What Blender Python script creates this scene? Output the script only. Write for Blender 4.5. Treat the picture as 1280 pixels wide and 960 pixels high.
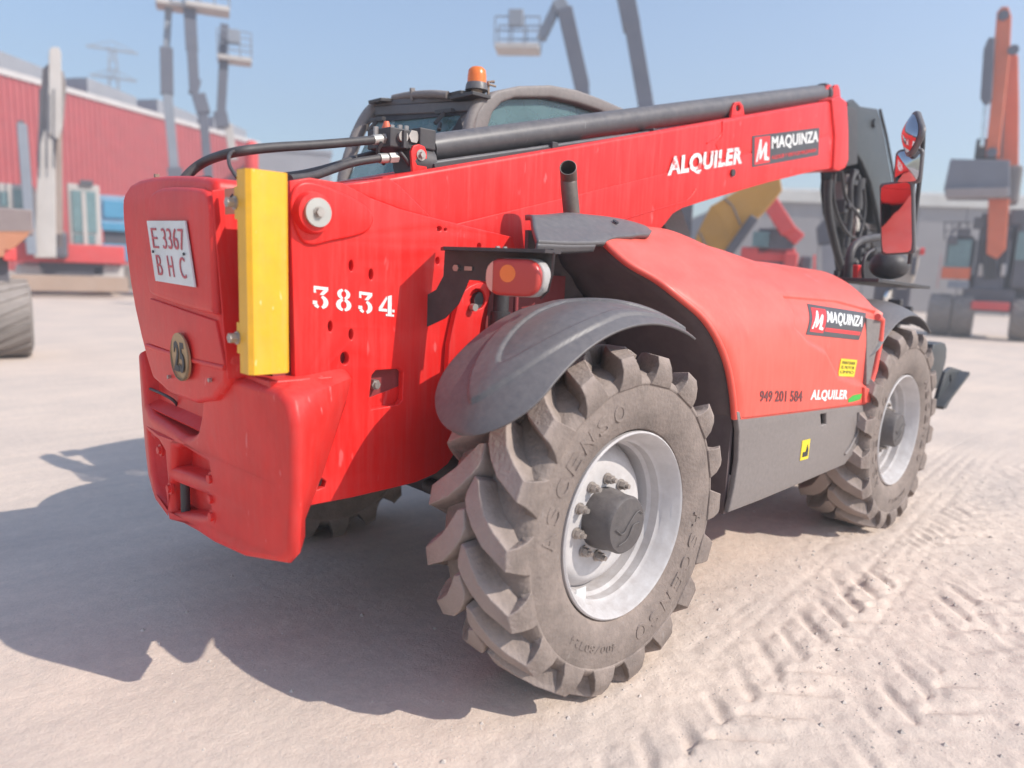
import bpy, bmesh, math, random
import numpy as np
from mathutils import Vector, Matrix
from mathutils.bvhtree import BVHTree
random.seed(7); rng = np.random.default_rng(7)
for o in list(bpy.data.objects): bpy.data.objects.remove(o)
S = bpy.context.scene; COL = S.collection
R = math.radians; PI = math.pi

# ------------------------------------------------------------------ camera
CP = np.array([-2.01846416, -2.58531069, 1.47513830])
YAW, PITCH, ROLL, FPX = 0.796331163, 0.156711733, 0.0399326751, 916.807954
cy, sy, cp_, sp_ = math.cos(YAW), math.sin(YAW), math.cos(PITCH), math.sin(PITCH)
CD = np.array([cy*cp_, sy*cp_, -sp_]); _r = np.array([sy, -cy, 0.]); _u = np.cross(_r, CD)
CR = math.cos(ROLL)*_r + math.sin(ROLL)*_u; CU = -math.sin(ROLL)*_r + math.cos(ROLL)*_u
cam = bpy.data.cameras.new('camera'); co = bpy.data.objects.new('camera', cam); COL.objects.link(co)
M = Matrix(((CR[0], CU[0], -CD[0], CP[0]), (CR[1], CU[1], -CD[1], CP[1]), (CR[2], CU[2], -CD[2], CP[2]), (0, 0, 0, 1)))
co.matrix_world = M
cam.sensor_width = 36; cam.lens = FPX/1280*36; cam.clip_start = .05; cam.clip_end = 3000
cam.dof.use_dof = True; cam.dof.focus_distance = 2.9; cam.dof.aperture_fstop = 1.15
S.camera = co
# ------------------------------------------------------------------ world, sun, exposure
SUN = Vector((.49, -1.06, 1.0)).normalized()
w = bpy.data.worlds.new("World"); S.world = w; w.use_nodes = True
nt = w.node_tree; sky = nt.nodes.new('ShaderNodeTexSky'); sky.sky_type = 'NISHITA'; sky.sun_disc = False
sky.sun_elevation = math.asin(SUN.z); sky.sun_rotation = math.atan2(SUN.x, SUN.y)
sky.air_density = 1.2; sky.dust_density = .8; sky.ozone_density = 3.6
bgn = nt.nodes['Background']; nt.links.new(sky.outputs[0], bgn.inputs[0]); bgn.inputs[1].default_value = 0.135
sl = bpy.data.lights.new('sun', 'SUN'); sl.energy = 3.7; sl.angle = R(.5); sl.color = (1, .94, .85)
so = bpy.data.objects.new('sun', sl); COL.objects.link(so); so.rotation_euler = SUN.to_track_quat('Z', 'Y').to_euler()
S.view_settings.view_transform = 'Standard'; S.view_settings.look = 'None'
S.view_settings.exposure = 0.62; S.view_settings.gamma = 1

# ------------------------------------------------------------------ pixel -> place helpers
def ray(px, py): return CD + (px-640)/FPX*CR - (py-480)/FPX*CU
def AT(px, py, **k):
    (a, v), = k.items(); i = 'xyz'.index(a); d = ray(px, py)
    return Vector(CP + (v-CP[i])/d[i]*d)
def ATP(px, py, pt, n):
    d = ray(px, py); t = np.dot(np.array(pt)-CP, n)/np.dot(d, n); return Vector(CP + t*d)
HD = np.array([math.cos(YAW), math.sin(YAW), 0.])
def GR(px, depth):
    "ground point seen in pixel column px at that horizontal view depth"
    lo, hi = 300., 5000.
    for _ in range(60):
        m_ = (lo+hi)/2; d = ray(px, m_); q = CP + d*depth/np.dot(d, HD)
        if q[2] > 0: lo = m_
        else: hi = m_
    return Vector((q[0], q[1], 0))

# ------------------------------------------------------------------ materials
def mat(name, col, rough=.6, metal=0., dust=.0, dcol=(.50, .43, .39), var=.12, scale=6., bump=.0, bscale=60., coat=0., spots=0., streak=0., spec=.5):
    m = bpy.data.materials.new(name); m.use_nodes = True; t = m.node_tree; N = t.nodes; L = t.links
    b = N['Principled BSDF']; b.inputs['Metallic'].default_value = metal
    tc = N.new('ShaderNodeTexCoord')
    n1 = N.new('ShaderNodeTexNoise'); n1.inputs['Scale'].default_value = scale; n1.inputs['Detail'].default_value = 6; n1.inputs['Roughness'].default_value = .65
    L.new(tc.outputs['Object'], n1.inputs['Vector'])
    mr = N.new('ShaderNodeMapRange'); mr.inputs[1].default_value = .3; mr.inputs[2].default_value = .7
    mr.inputs[3].default_value = 1-var; mr.inputs[4].default_value = 1+var*.6; L.new(n1.outputs[0], mr.inputs[0])
    mul = N.new('ShaderNodeMix'); mul.data_type = 'RGBA'; mul.blend_type = 'MULTIPLY'; mul.inputs[0].default_value = 1
    mul.inputs[6].default_value = (*col, 1); L.new(mr.outputs[0], mul.inputs[7])
    cur = mul.outputs[2]
    if dust > 0:
        n2 = N.new('ShaderNodeTexNoise'); n2.inputs['Scale'].default_value = scale*2.7; n2.inputs['Detail'].default_value = 8; n2.inputs['Roughness'].default_value = .7
        L.new(tc.outputs['Object'], n2.inputs['Vector'])
        g = N.new('ShaderNodeNewGeometry'); sx = N.new('ShaderNodeSeparateXYZ'); L.new(g.outputs['Normal'], sx.inputs[0])
        up = N.new('ShaderNodeMapRange'); up.inputs[1].default_value = -.2; up.inputs[2].default_value = 1; up.inputs[3].default_value = .55; up.inputs[4].default_value = 1.5
        L.new(sx.outputs[2], up.inputs[0])
        r2 = N.new('ShaderNodeMapRange'); r2.inputs[1].default_value = .3; r2.inputs[2].default_value = .72; r2.inputs[3].default_value = dust*.45; r2.inputs[4].default_value = dust*1.4
        L.new(n2.outputs[0], r2.inputs[0])
        mm = N.new('ShaderNodeMath'); mm.operation = 'MULTIPLY'; mm.use_clamp = True; L.new(up.outputs[0], mm.inputs[0]); L.new(r2.outputs[0], mm.inputs[1])
        mx = N.new('ShaderNodeMix'); mx.data_type = 'RGBA'; L.new(mm.outputs[0], mx.inputs[0]); L.new(cur, mx.inputs[6]); mx.inputs[7].default_value = (*dcol, 1)
        cur = mx.outputs[2]
        ra = N.new('ShaderNodeMath'); ra.operation = 'MULTIPLY_ADD'; ra.use_clamp = True; L.new(mm.outputs[0], ra.inputs[0]); ra.inputs[1].default_value = .5; ra.inputs[2].default_value = rough
        L.new(ra.outputs[0], b.inputs['Roughness'])
    else:
        b.inputs['Roughness'].default_value = rough
    if streak > 0:  # dust washed down in runs
        v = N.new('ShaderNodeTexNoise'); v.inputs['Scale'].default_value = 1; v.inputs['Detail'].default_value = 5; v.inputs['Roughness'].default_value = .7
        mp = N.new('ShaderNodeMapping'); mp.inputs['Scale'].default_value = (38, 38, 2.2); L.new(tc.outputs['Object'], mp.inputs[0]); L.new(mp.outputs[0], v.inputs['Vector'])
        r3 = N.new('ShaderNodeMapRange'); r3.inputs[1].default_value = .45; r3.inputs[2].default_value = .8; r3.inputs[3].default_value = 0; r3.inputs[4].default_value = streak*2
        L.new(v.outputs[0], r3.inputs[0])
        mx = N.new('ShaderNodeMix'); mx.data_type = 'RGBA'; L.new(r3.outputs[0], mx.inputs[0]); L.new(cur, mx.inputs[6]); mx.inputs[7].default_value = (*dcol, 1)
        cur = mx.outputs[2]
    if spots > 0:   # scratches / chips
        v = N.new('ShaderNodeTexNoise'); v.inputs['Scale'].default_value = scale*9; v.inputs['Detail'].default_value = 2
        mp = N.new('ShaderNodeMapping'); mp.inputs['Scale'].default_value = (1, 1, .35); L.new(tc.outputs['Object'], mp.inputs[0]); L.new(mp.outputs[0], v.inputs['Vector'])
        r3 = N.new('ShaderNodeMapRange'); r3.inputs[1].default_value = .70; r3.inputs[2].default_value = .76; r3.inputs[3].default_value = 0; r3.inputs[4].default_value = spots
        L.new(v.outputs[0], r3.inputs[0])
        mx = N.new('ShaderNodeMix'); mx.data_type = 'RGBA'; L.new(r3.outputs[0], mx.inputs[0]); L.new(cur, mx.inputs[6]); mx.inputs[7].default_value = (*[min(.8, c*.8+.25) for c in col], 1)
        cur = mx.outputs[2]
    L.new(cur, b.inputs['Base Color'])
    if bump > 0:
        n3 = N.new('ShaderNodeTexNoise'); n3.inputs['Scale'].default_value = bscale; n3.inputs['Detail'].default_value = 5; L.new(tc.outputs['Object'], n3.inputs['Vector'])
        bp = N.new('ShaderNodeBump'); bp.inputs['Strength'].default_value = bump; bp.inputs['Distance'].default_value = .02
        L.new(n3.outputs[0], bp.inputs['Height']); L.new(bp.outputs[0], b.inputs['Normal'])
    b.inputs['Specular IOR Level'].default_value = spec
    if coat: b.inputs['Coat Weight'].default_value = coat; b.inputs['Coat Roughness'].default_value = .25
    return m
RED = mat('red_paint', (.78, .012, .010), .36, 0, .03, var=.10, scale=2.5, spec=.35, spots=.35, streak=.05)
REDW = mat('worn_red_paint', (.72, .018, .014), .40, 0, .05, var=.14, scale=4, bump=.06, bscale=25, spots=.45, streak=.03, spec=.35)
CORAL = mat('sunfaded_red_plastic', (.82, .070, .042), .42, 0, .10, dcol=(.72, .50, .43), var=.07, scale=1.6, bump=.02, bscale=8, coat=.1, spots=.3, streak=.035)
DRED = mat('dark_red_paint_and_shade', (.25, .012, .018), .5, 0, .1)  # darker than the bodywork red; also paints the shade inside the tower
YEL = mat('yellow_paint', (.86, .43, .001), .42, 0, .07, var=.12, scale=9, spots=.8, streak=.06)
GPL = mat('grey_plastic', (.15, .13, .125), .5, 0, .28, var=.06, scale=20, bump=.03, bscale=40)
GDK = mat('dark_grey_plastic', (.085, .08, .086), .40, 0, .12, var=.04, scale=14, bump=.05, bscale=80)
BLK = mat('black_rubber', (.026, .025, .028), .5, 0, .09, var=.2, scale=12)
DUL = mat('dull_black_steel', (.026, .024, .028), .5, 0, .08, var=.2, scale=7, bump=.06, bscale=50)
CYL = mat('dark_grey_cylinder_paint', (.05, .05, .058), .36, 0, .15, var=.2, scale=8, spots=.4)
HEAD = mat('slate_grey_steel', (.028, .036, .042), .42, 0, .07, var=.15, scale=4)
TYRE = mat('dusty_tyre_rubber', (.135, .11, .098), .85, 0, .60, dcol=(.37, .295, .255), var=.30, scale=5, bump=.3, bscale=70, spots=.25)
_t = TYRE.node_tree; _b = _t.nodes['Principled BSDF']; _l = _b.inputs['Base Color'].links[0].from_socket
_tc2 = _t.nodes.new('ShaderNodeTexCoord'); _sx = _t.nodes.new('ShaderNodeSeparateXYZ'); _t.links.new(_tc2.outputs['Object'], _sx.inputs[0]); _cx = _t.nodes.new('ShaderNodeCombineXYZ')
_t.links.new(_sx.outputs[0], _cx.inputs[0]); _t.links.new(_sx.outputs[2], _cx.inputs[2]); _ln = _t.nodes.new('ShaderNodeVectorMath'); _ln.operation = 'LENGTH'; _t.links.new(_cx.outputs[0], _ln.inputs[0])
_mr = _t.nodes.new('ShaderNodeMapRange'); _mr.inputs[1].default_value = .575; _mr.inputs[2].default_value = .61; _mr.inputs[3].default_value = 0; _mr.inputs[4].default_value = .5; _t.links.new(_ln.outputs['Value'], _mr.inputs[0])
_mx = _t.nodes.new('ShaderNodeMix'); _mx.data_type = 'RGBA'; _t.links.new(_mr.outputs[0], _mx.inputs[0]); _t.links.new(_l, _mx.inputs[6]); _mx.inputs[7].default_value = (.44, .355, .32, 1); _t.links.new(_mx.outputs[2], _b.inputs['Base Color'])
TYRET = mat('tyre_letter_rubber', (.12, .097, .087), .85, 0, .5, dcol=(.33, .265, .235), var=.2, scale=4)
RIM = mat('dusty_white_rim_paint', (.62, .60, .60), .4, .0, .42, dcol=(.36, .31, .29), var=.18, scale=8)
HUB = mat('dark_hub_paint', (.06, .055, .058), .5, 0, .14, var=.2, scale=10, bump=.1, bscale=60)
STL = mat('worn_steel', (.42, .38, .35), .4, .7, .2, var=.2, scale=20)
CHR = mat('chrome', (.8, .78, .76), .12, 1.0)
ALU = mat('brushed_zinc', (.46, .45, .42), .45, .5, .15)
WHT = mat('white_paint', (.80, .79, .77), .5, 0, .06, var=.05)
WHTW = mat('worn_white_lettering', (.80, .78, .77), .5, 0, .05)
_t = WHTW.node_tree; _b = _t.nodes['Principled BSDF']; _l = _b.inputs['Base Color'].links[0].from_socket; _n = _t.nodes.new('ShaderNodeTexNoise'); _n.inputs['Scale'].default_value = 16; _n.inputs['Detail'].default_value = 8; _n.inputs['Roughness'].default_value = .75
_tc2 = _t.nodes.new('ShaderNodeTexCoord'); _t.links.new(_tc2.outputs['Object'], _n.inputs['Vector']); _mr = _t.nodes.new('ShaderNodeMapRange'); _mr.inputs[1].default_value = .54; _mr.inputs[2].default_value = .60; _t.links.new(_n.outputs[0], _mr.inputs[0])
_mx = _t.nodes.new('ShaderNodeMix'); _mx.data_type = 'RGBA'; _t.links.new(_mr.outputs[0], _mx.inputs[0]); _t.links.new(_l, _mx.inputs[6]); _mx.inputs[7].default_value = (.70, .09, .085, 1); _t.links.new(_mx.outputs[2], _b.inputs['Base Color'])
PLT = mat('number_plate_white', (.72, .73, .72), .35, 0, .05)
PRD = mat('plate_red_ink', (.55, .09, .11), .5)
INK = mat('black_ink', (.03, .03, .035), .5)
INKF = mat('faded_black_ink', (.16, .05, .05), .6)
STK = mat('dark_sticker', (.055, .05, .055), .35, 0, .05)
SRD = mat('sticker_red', (.75, .03, .03), .4)
SYL = mat('sticker_yellow', (.82, .62, .02), .4)
GRN = mat('sticker_green', (.05, .45, .06), .5)
GOLD = mat('tarnished_brass', (.46, .29, .14), .5, .3, .15, var=.2, scale=30)
RUST = mat('rusty_steel', (.28, .19, .13), .75, .1, .3, var=.3, scale=25, bump=.2)
MIR = mat('mirror_glass', (.48, .48, .52), .03, 1.0, var=.02)
HOLE = mat('dark_interior', (.03, .018, .02), .8, 0, .1)
PITCHB = mat('unlit_black_steel', (.014, .012, .015), .75, 0, .02)  # near-black colour that paints the inside of the boom head as unlit
LINER = mat('black_liner_plastic', (.085, .055, .06), .6, 0, .16, var=.2, scale=5)
def glass(name, col, rough=.05, alpha=.5):
    m = bpy.data.materials.new(name); m.use_nodes = True; t = m.node_tree; b = t.nodes['Principled BSDF']
    n = t.nodes.new('ShaderNodeTexNoise'); n.inputs['Scale'].default_value = 7; n.inputs['Detail'].default_value = 6
    tc = t.nodes.new('ShaderNodeTexCoord'); t.links.new(tc.outputs['Object'], n.inputs['Vector'])
    mr = t.nodes.new('ShaderNodeMapRange'); mr.inputs[1].default_value = .3; mr.inputs[2].default_value = .7; mr.inputs[3].default_value = alpha-.1; mr.inputs[4].default_value = alpha+.15
    t.links.new(n.outputs[0], mr.inputs[0]); t.links.new(mr.outputs[0], b.inputs['Alpha'])
    b.inputs['Base Color'].default_value = (*col, 1); b.inputs['Roughness'].default_value = rough; b.inputs['Specular IOR Level'].default_value = .8
    return m
GLS = glass('tinted_cab_glass', (.14, .24, .25), .06, .62)
BGL = glass('far_cab_glass', (.16, .26, .28), .1, .9)
def lens(name, col, rough=.3):
    m = bpy.data.materials.new(name); m.use_nodes = True; b = m.node_tree.nodes['Principled BSDF']
    b.inputs['Base Color'].default_value = (*col, 1); b.inputs['Roughness'].default_value = rough
    b.inputs['Subsurface Weight'].default_value = .3; b.inputs['Subsurface Radius'].default_value = (.02, .01, .005)
    return m
LRED = lens('red_lamp_lens', (.50, .05, .04)); LAMB = lens('amber_lens', (.85, .20, .035))

# ------------------------------------------------------------------ mesh helpers
class MB:
    def __init__(s): s.v = []; s.f = []
    def add(s, vs, fs):
        n = len(s.v); s.v += [tuple(v) for v in vs]; s.f += [tuple(i+n for i in f) for f in fs]; return s
    def box(s, lo, hi, mtx=None):
        x0, y0, z0 = lo; x1, y1, z1 = hi
        vs = [Vector(p) for p in ((x0,y0,z0),(x1,y0,z0),(x1,y1,z0),(x0,y1,z0),(x0,y0,z1),(x1,y0,z1),(x1,y1,z1),(x0,y1,z1))]
        if mtx is not None: vs = [mtx @ v for v in vs]
        return s.add(vs, [(0,3,2,1),(4,5,6,7),(0,1,5,4),(1,2,6,5),(2,3,7,6),(3,0,4,7)])
    def beam(s, a, b, wx, wy, up=(0,0,1)):
        a = Vector(a); b = Vector(b); d = (b-a).normalized(); u = Vector(up)
        if abs(d.dot(u)) > .98: u = Vector((1,0,0))
        x = d.cross(u).normalized(); y = x.cross(d).normalized(); vs = []
        for p in (a, b):
            for i, j in ((-1,-1),(1,-1),(1,1),(-1,1)): vs.append(p + x*i*wx/2 + y*j*wy/2)
        return s.add(vs, [(0,3,2,1),(4,5,6,7),(0,1,5,4),(1,2,6,5),(2,3,7,6),(3,0,4,7)])
    def tube(s, pts, r, n=12, caps=True):
        pts = [Vector(p) for p in pts]; rs = r if isinstance(r, (list, tuple)) else [r]*len(pts)
        t0 = (pts[1]-pts[0]).normalized(); ref = Vector((0,0,1)) if abs(t0.z) < .9 else Vector((1,0,0))
        x = t0.cross(ref).normalized(); vs = []; fs = []
        for i, p in enumerate(pts):
            t = (pts[min(i+1, len(pts)-1)]-pts[max(i-1, 0)]).normalized()
            x = (x - t*x.dot(t)).normalized(); y = t.cross(x)
            for k in range(n): a = 2*PI*k/n; vs.append(p + (x*math.cos(a)+y*math.sin(a))*rs[i])
        for i in range(len(pts)-1):
            for k in range(n): fs.append((i*n+k, i*n+(k+1)%n, (i+1)*n+(k+1)%n, (i+1)*n+k))
        if caps: fs.append(tuple(reversed(range(n)))); fs.append(tuple((len(pts)-1)*n+k for k in range(n)))
        return s.add(vs, fs)
    def lathe(s, prof, n=48, c=(0,0,0), ax='y'):
        "prof: list (radius, along) around an axis"
        vs = []; fs = []; c = Vector(c)
        for (r, h) in prof:
            for k in range(n):
                a = 2*PI*k/n; q = (r*math.cos(a), h, r*math.sin(a))
                if ax == 'z': q = (r*math.cos(a), r*math.sin(a), h)
                if ax == 'x': q = (h, r*math.cos(a), r*math.sin(a))
                vs.append(c+Vector(q))
        for i in range(len(prof)-1):
            for k in range(n): fs.append((i*n+k, i*n+(k+1)%n, (i+1)*n+(k+1)%n, (i+1)*n+k))
        return s.add(vs, fs)
    def disc(s, c, nrm, r, h, n=16, r2=None):
        c = Vector(c); nrm = Vector(nrm).normalized(); return s.tube([c, c+nrm*h], [r, r if r2 is None else r2], n)
    def prism(s, pts, ext):
        pts = [Vector(p) for p in pts]; e = Vector(ext); n = len(pts)
        return s.add(pts+[p+e for p in pts], [tuple(range(n)), tuple(reversed(range(n, 2*n)))]+[(i, i+n, (i+1)%n+n, (i+1)%n) for i in range(n)])
    def grid(s, f, nu, nv):
        vs = [f(i/nu, j/nv) for i in range(nu+1) for j in range(nv+1)]
        return s.add(vs, [(i*(nv+1)+j, (i+1)*(nv+1)+j, (i+1)*(nv+1)+j+1, i*(nv+1)+j+1) for i in range(nu) for j in range(nv)])
    def mesh(s, name):
        me = bpy.data.meshes.new(name); me.from_pydata([tuple(v) for v in s.v], [], s.f); me.update()
        bm = bmesh.new(); bm.from_mesh(me); bmesh.ops.recalc_face_normals(bm, faces=bm.faces); bm.to_mesh(me); bm.free(); return me
    def build(s, name, m, parent=None, smooth=None, bevel=0., seg=2, solid=0., sub=0):
        return link(s.mesh(name), name, m, parent, smooth, bevel, seg, solid, sub)
def link(me, name, m, parent=None, smooth=None, bevel=0., seg=2, solid=0., sub=0, loc=(0,0,0)):
    o = bpy.data.objects.new(name, me); COL.objects.link(o); o.location = loc
    if m: me.materials.append(m)
    if parent: o.parent = parent
    if smooth is not None:
        me.polygons.foreach_set('use_smooth', [True]*len(me.polygons))
        if smooth < 180: me.set_sharp_from_angle(angle=R(smooth))
    if solid: md = o.modifiers.new('solid', 'SOLIDIFY'); md.thickness = solid; md.offset = 0
    if bevel:
        md = o.modifiers.new('bevel', 'BEVEL'); md.width = bevel; md.segments = seg; md.limit_method = 'ANGLE'; md.angle_limit = R(40); md.harden_normals = False
    if sub: md = o.modifiers.new('sub', 'SUBSURF'); md.levels = sub; md.render_levels = sub
    return o
def empty(name, loc=(0,0,0), rz=0, label=None, cat=None, group=None):
    o = bpy.data.objects.new(name, None); COL.objects.link(o); o.location = loc; o.rotation_euler = (0,0,rz); o.empty_display_size = .2
    tag(o, label, cat, group); return o
def tag(o, label=None, cat=None, group=None, kind=None):
    if label: o['label'] = label
    if cat: o['category'] = cat
    if group: o['group'] = group
    if kind: o['kind'] = kind
    return o
def copytree(o, parent=None):
    c = o.copy(); COL.objects.link(c); c.parent = parent
    for ch in list(o.children): copytree(ch, c)
    return c
def curve_mesh(name, loops, half, bev, mtx, bres=3, offset=None):
    cu = bpy.data.curves.new(name, 'CURVE'); cu.dimensions = '2D'; cu.fill_mode = 'BOTH'
    for lp in loops:
        sp = cu.splines.new('POLY'); sp.points.add(len(lp)-1); sp.use_cyclic_u = True
        for i, (x, y) in enumerate(lp): sp.points[i].co = (x, y, 0, 1)
    cu.extrude = max(half-bev, .0005); cu.bevel_depth = bev; cu.bevel_resolution = bres; cu.offset = -bev if offset is None else offset
    ob = bpy.data.objects.new(name, cu); COL.objects.link(ob)
    dg = bpy.context.evaluated_depsgraph_get(); me = bpy.data.meshes.new_from_object(ob.evaluated_get(dg))
    bpy.data.objects.remove(ob); me.transform(mtx); me.name = name
    bm = bmesh.new(); bm.from_mesh(me); bmesh.ops.remove_doubles(bm, verts=bm.verts, dist=.0002); bmesh.ops.recalc_face_normals(bm, faces=bm.faces); bm.to_mesh(me); bm.free()
    return me
MXZ = Matrix(((1,0,0,0),(0,0,-1,0),(0,1,0,0),(0,0,0,1)))       # (a,b)->(X,Z), depth -> -Y
MYZ = Matrix(((0,0,1,0),(1,0,0,0),(0,1,0,0),(0,0,0,1)))        # (a,b)->(Y,Z), depth -> X
def platey(name, outer, holes, y0, y1, m, parent, bev=.004, smooth=35, pix=True):
    "plate in an X-Z plane between y0 (right/outer) and y1; outlines in pixels seen on plane y0"
    loops = [[(p.x, p.z) for p in (AT(a, b, y=y0) for a, b in lp)] if pix else lp for lp in [outer]+list(holes)]
    me = curve_mesh(name, loops, abs(y1-y0)/2, bev, Matrix.Translation((0, (y0+y1)/2, 0)) @ MXZ)
    return link(me, name, m, parent, smooth)
def platex(name, outer, holes, x0, x1, m, parent, bev=.004, smooth=35, pix=True):
    loops = [[(p.y, p.z) for p in (AT(a, b, x=x0) for a, b in lp)] if pix else lp for lp in [outer]+list(holes)]
    me = curve_mesh(name, loops, abs(x1-x0)/2, bev, Matrix.Translation(((x0+x1)/2, 0, 0)) @ MYZ)
    return link(me, name, m, parent, smooth)
def ell(cx, cy, rx, ry, n=14): return [(cx+rx*math.cos(2*PI*k/n), cy+ry*math.sin(2*PI*k/n)) for k in range(n)]
def rrect(x0, y0, x1, y1, r, n=4):
    out = []
    for cx, cy_, a0 in ((x1-r, y1-r, 0), (x0+r, y1-r, 90), (x0+r, y0+r, 180), (x1-r, y0+r, 270)):
        for k in range(n+1): a = R(a0+90*k/n); out.append((cx+r*math.cos(a), cy_+r*math.sin(a)))
    return out
def smoothpoly(pts, it=2):
    for _ in range(it):
        q = []
        for i in range(len(pts)):
            a = pts[i]; b = pts[(i+1) % len(pts)]
            q += [(a[0]*.75+b[0]*.25, a[1]*.75+b[1]*.25), (a[0]*.25+b[0]*.75, a[1]*.25+b[1]*.75)]
        pts = q
    return pts
def smoothpath(pts, it=3):
    pts = [Vector(p) for p in pts]
    for _ in range(it):
        q = [pts[0]]
        for a, b in zip(pts[:-1], pts[1:]): q += [a*.75+b*.25, a*.25+b*.75]
        pts = q+[pts[-1]]
    return pts
_tc = {}
def text_unit(s, bold=.02, ext=.0):
    k = (s, bold)
    if k in _tc: return _tc[k]
    cu = bpy.data.curves.new('t', 'FONT'); cu.body = s; cu.offset = bold; cu.resolution_u = 4; cu.space_character = 1.0+bold*2
    ob = bpy.data.objects.new('t', cu); COL.objects.link(ob); dg = bpy.context.evaluated_depsgraph_get()
    me = bpy.data.meshes.new_from_object(ob.evaluated_get(dg)); bpy.data.objects.remove(ob)
    v = np.array([x.co[:2] for x in me.vertices]); lo = v.min(0); v = (v-lo)/(v.max(0)-lo)
    f = [tuple(p.vertices) for p in me.polygons]; _tc[k] = (v, f); return v, f
def lettering(name, s, O, X, Y, m, parent, bold=.02, thick=.0015, shear=0., drape=None):
    "text filling the parallelogram with bottom-left O, bottom-right X, top-left Y"
    v, f = text_unit(s, bold); O = Vector(O); ex = Vector(X)-O; ey = Vector(Y)-O; n = ex.cross(ey).normalized()
    vs = [O+ex*(a+shear*b)+ey*b for a, b in v]
    return flatdecal(name, vs, f, n, m, parent, thick, drape)
def flatdecal(name, vs, f, n, m, parent, thick=.0015, drape=None):
    if drape:
        bm = bmesh.new(); bv_ = [bm.verts.new(p) for p in vs]
        for q in f:
            try: bm.faces.new([bv_[i] for i in q])
            except ValueError: pass
        xs2 = [p.x for p in vs]; zs2 = [p.z for p in vs]
        for ax, lo, hi in ((Vector((1,0,0)), min(xs2), max(xs2)), (Vector((0,0,1)), min(zs2), max(zs2))):
            c_ = lo+.012
            while c_ < hi: bmesh.ops.bisect_plane(bm, geom=bm.verts[:]+bm.edges[:]+bm.faces[:], plane_co=ax*c_, plane_no=ax); c_ += .012
        bmesh.ops.triangulate(bm, faces=bm.faces); bm.verts.index_update()
        vs = [v.co.copy() for v in bm.verts]; f = [tuple(v.index for v in q.verts) for q in bm.faces]; bm.free()
        out = []
        for p in vs:
            h = drape.ray_cast(p-Vector((0, .3, 0)), Vector((0, 1, 0)))
            out.append(Vector((p.x, h[0].y-thick-.0008, p.z)) if h[0] else p)
        vs = out; n = Vector((0, -1, 0))
    N = len(vs); mb = MB()
    cnt = {}
    for q in f:
        for i in range(len(q)):
            e = (q[i], q[(i+1) % len(q)]); cnt[e] = 1
    edges = [e for e in cnt if (e[1], e[0]) not in cnt]
    mb.add([v+n*thick*.5 for v in vs]+[v-n*thick*.9 for v in vs], list(f)+[(a, a+N, b+N, b) for a, b in edges])
    me = bpy.data.meshes.new(name); me.from_pydata([tuple(v) for v in mb.v], [], mb.f); me.update()
    return link(me, name, m, parent)
def panel(name, O, X, Y, m, parent, thick=.001, nx=1, ny=1, drape=None, lift=0.):
    O = Vector(O); ex = Vector(X)-O; ey = Vector(Y)-O; n = ex.cross(ey).normalized(); vs = []; f = []
    for i in range(nx+1):
        for j in range(ny+1): vs.append(O+ex*(i/nx)+ey*(j/ny)+n*lift)
    for i in range(nx):
        for j in range(ny): a = i*(ny+1)+j; f.append((a, a+ny+1, a+ny+2, a+1))
    return flatdecal(name, vs, f, n, m, parent, thick, drape)

# ------------------------------------------------------------------ ground, one sheet
def axis_pts(lo, hi, step, far, n):
    a = np.arange(lo, hi+step/2, step); t = np.linspace(0, 1, n+1)[1:]**2.6
    return np.concatenate([(lo-t*far)[::-1], a, hi+t*far])
gx = axis_pts(-2.0, 5.2, .0125, 900, 42); gy = axis_pts(-2.9, 1.2, .0125, 900, 42)
X, Y = np.meshgrid(gx, gy, indexing='ij')
def vnoise(x, y, seed):
    r = np.random.default_rng(seed).random((256, 256)); xi = np.floor(x).astype(int); yi = np.floor(y).astype(int)
    fx = x-xi; fy = y-yi; fx = fx*fx*(3-2*fx); fy = fy*fy*(3-2*fy); a = r[xi % 256, yi % 256]; b = r[(xi+1) % 256, yi % 256]; c = r[xi % 256, (yi+1) % 256]; d = r[(xi+1) % 256, (yi+1) % 256]
    return (a*(1-fx)+b*fx)*(1-fy)+(c*(1-fx)+d*fx)*fy-.5
near = np.exp(-np.maximum(0, np.hypot(X-1, Y+1)-4)**2/8)
sandy = 1/(1+np.exp(-(-Y-1.05+.25*X*.2)*6))                   # looser dust out to the machine's right
Z = .010*vnoise(X*1.7, Y*1.7, 1)+.006*vnoise(X*5, Y*5, 2)*near
Z += near*sandy*(.009*vnoise(X*14, Y*14, 3)+.006*vnoise(X*31, Y*31, 4)) + near*.0012*vnoise(X*30, Y*30, 5)
for (yc, ang, w_, ph, x0, x1, amp) in ((-1.50, .02, .19, 0., -.6, 3.0, 1.1), (-1.95, .10, .17, .1, -.4, 2.2, .8), (-1.35, -.02, .17, .05, 1.4, 5.2, .55)):
    u = (Y-yc-ang*(X-.5)); a = np.clip(1-(np.abs(u)/w_)**6, 0, 1)*((X > x0) & (X < x1))
    s = np.where(u > 0, 0., .10); q = ((X+ph+s-np.abs(u)*.9+.03*vnoise(X*3, Y*3, 8)) % .205)/.205
    lug = np.clip(1-np.abs(q-.5)/.22, 0, 1)**.7
    brk = np.clip(.45+2.2*vnoise(X*2.3+7, Y*2.3, 9+int(ph*100))+(.45*np.exp(-((X-.5)/.8)**2) if yc == -1.50 else 0), 0, 1)
    Z += amp*a*brk*(-.024*lug+.009)*near*(.6+1.6*np.abs(vnoise(X*11+3, Y*11, 44)))
for k in range(7):                                             # long faint wheel lines
    u = Y+1.0+.10*k-.085*(X-1)*(1+.06*k); Z -= .0045*np.exp(-(u/.016)**2)*near*(X > .4)*np.clip(.6+1.6*vnoise(X*1.3, Y*.7+k, 20+k), 0, 1)
Z = np.where(Z < -.03, -.03, Z)
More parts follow.
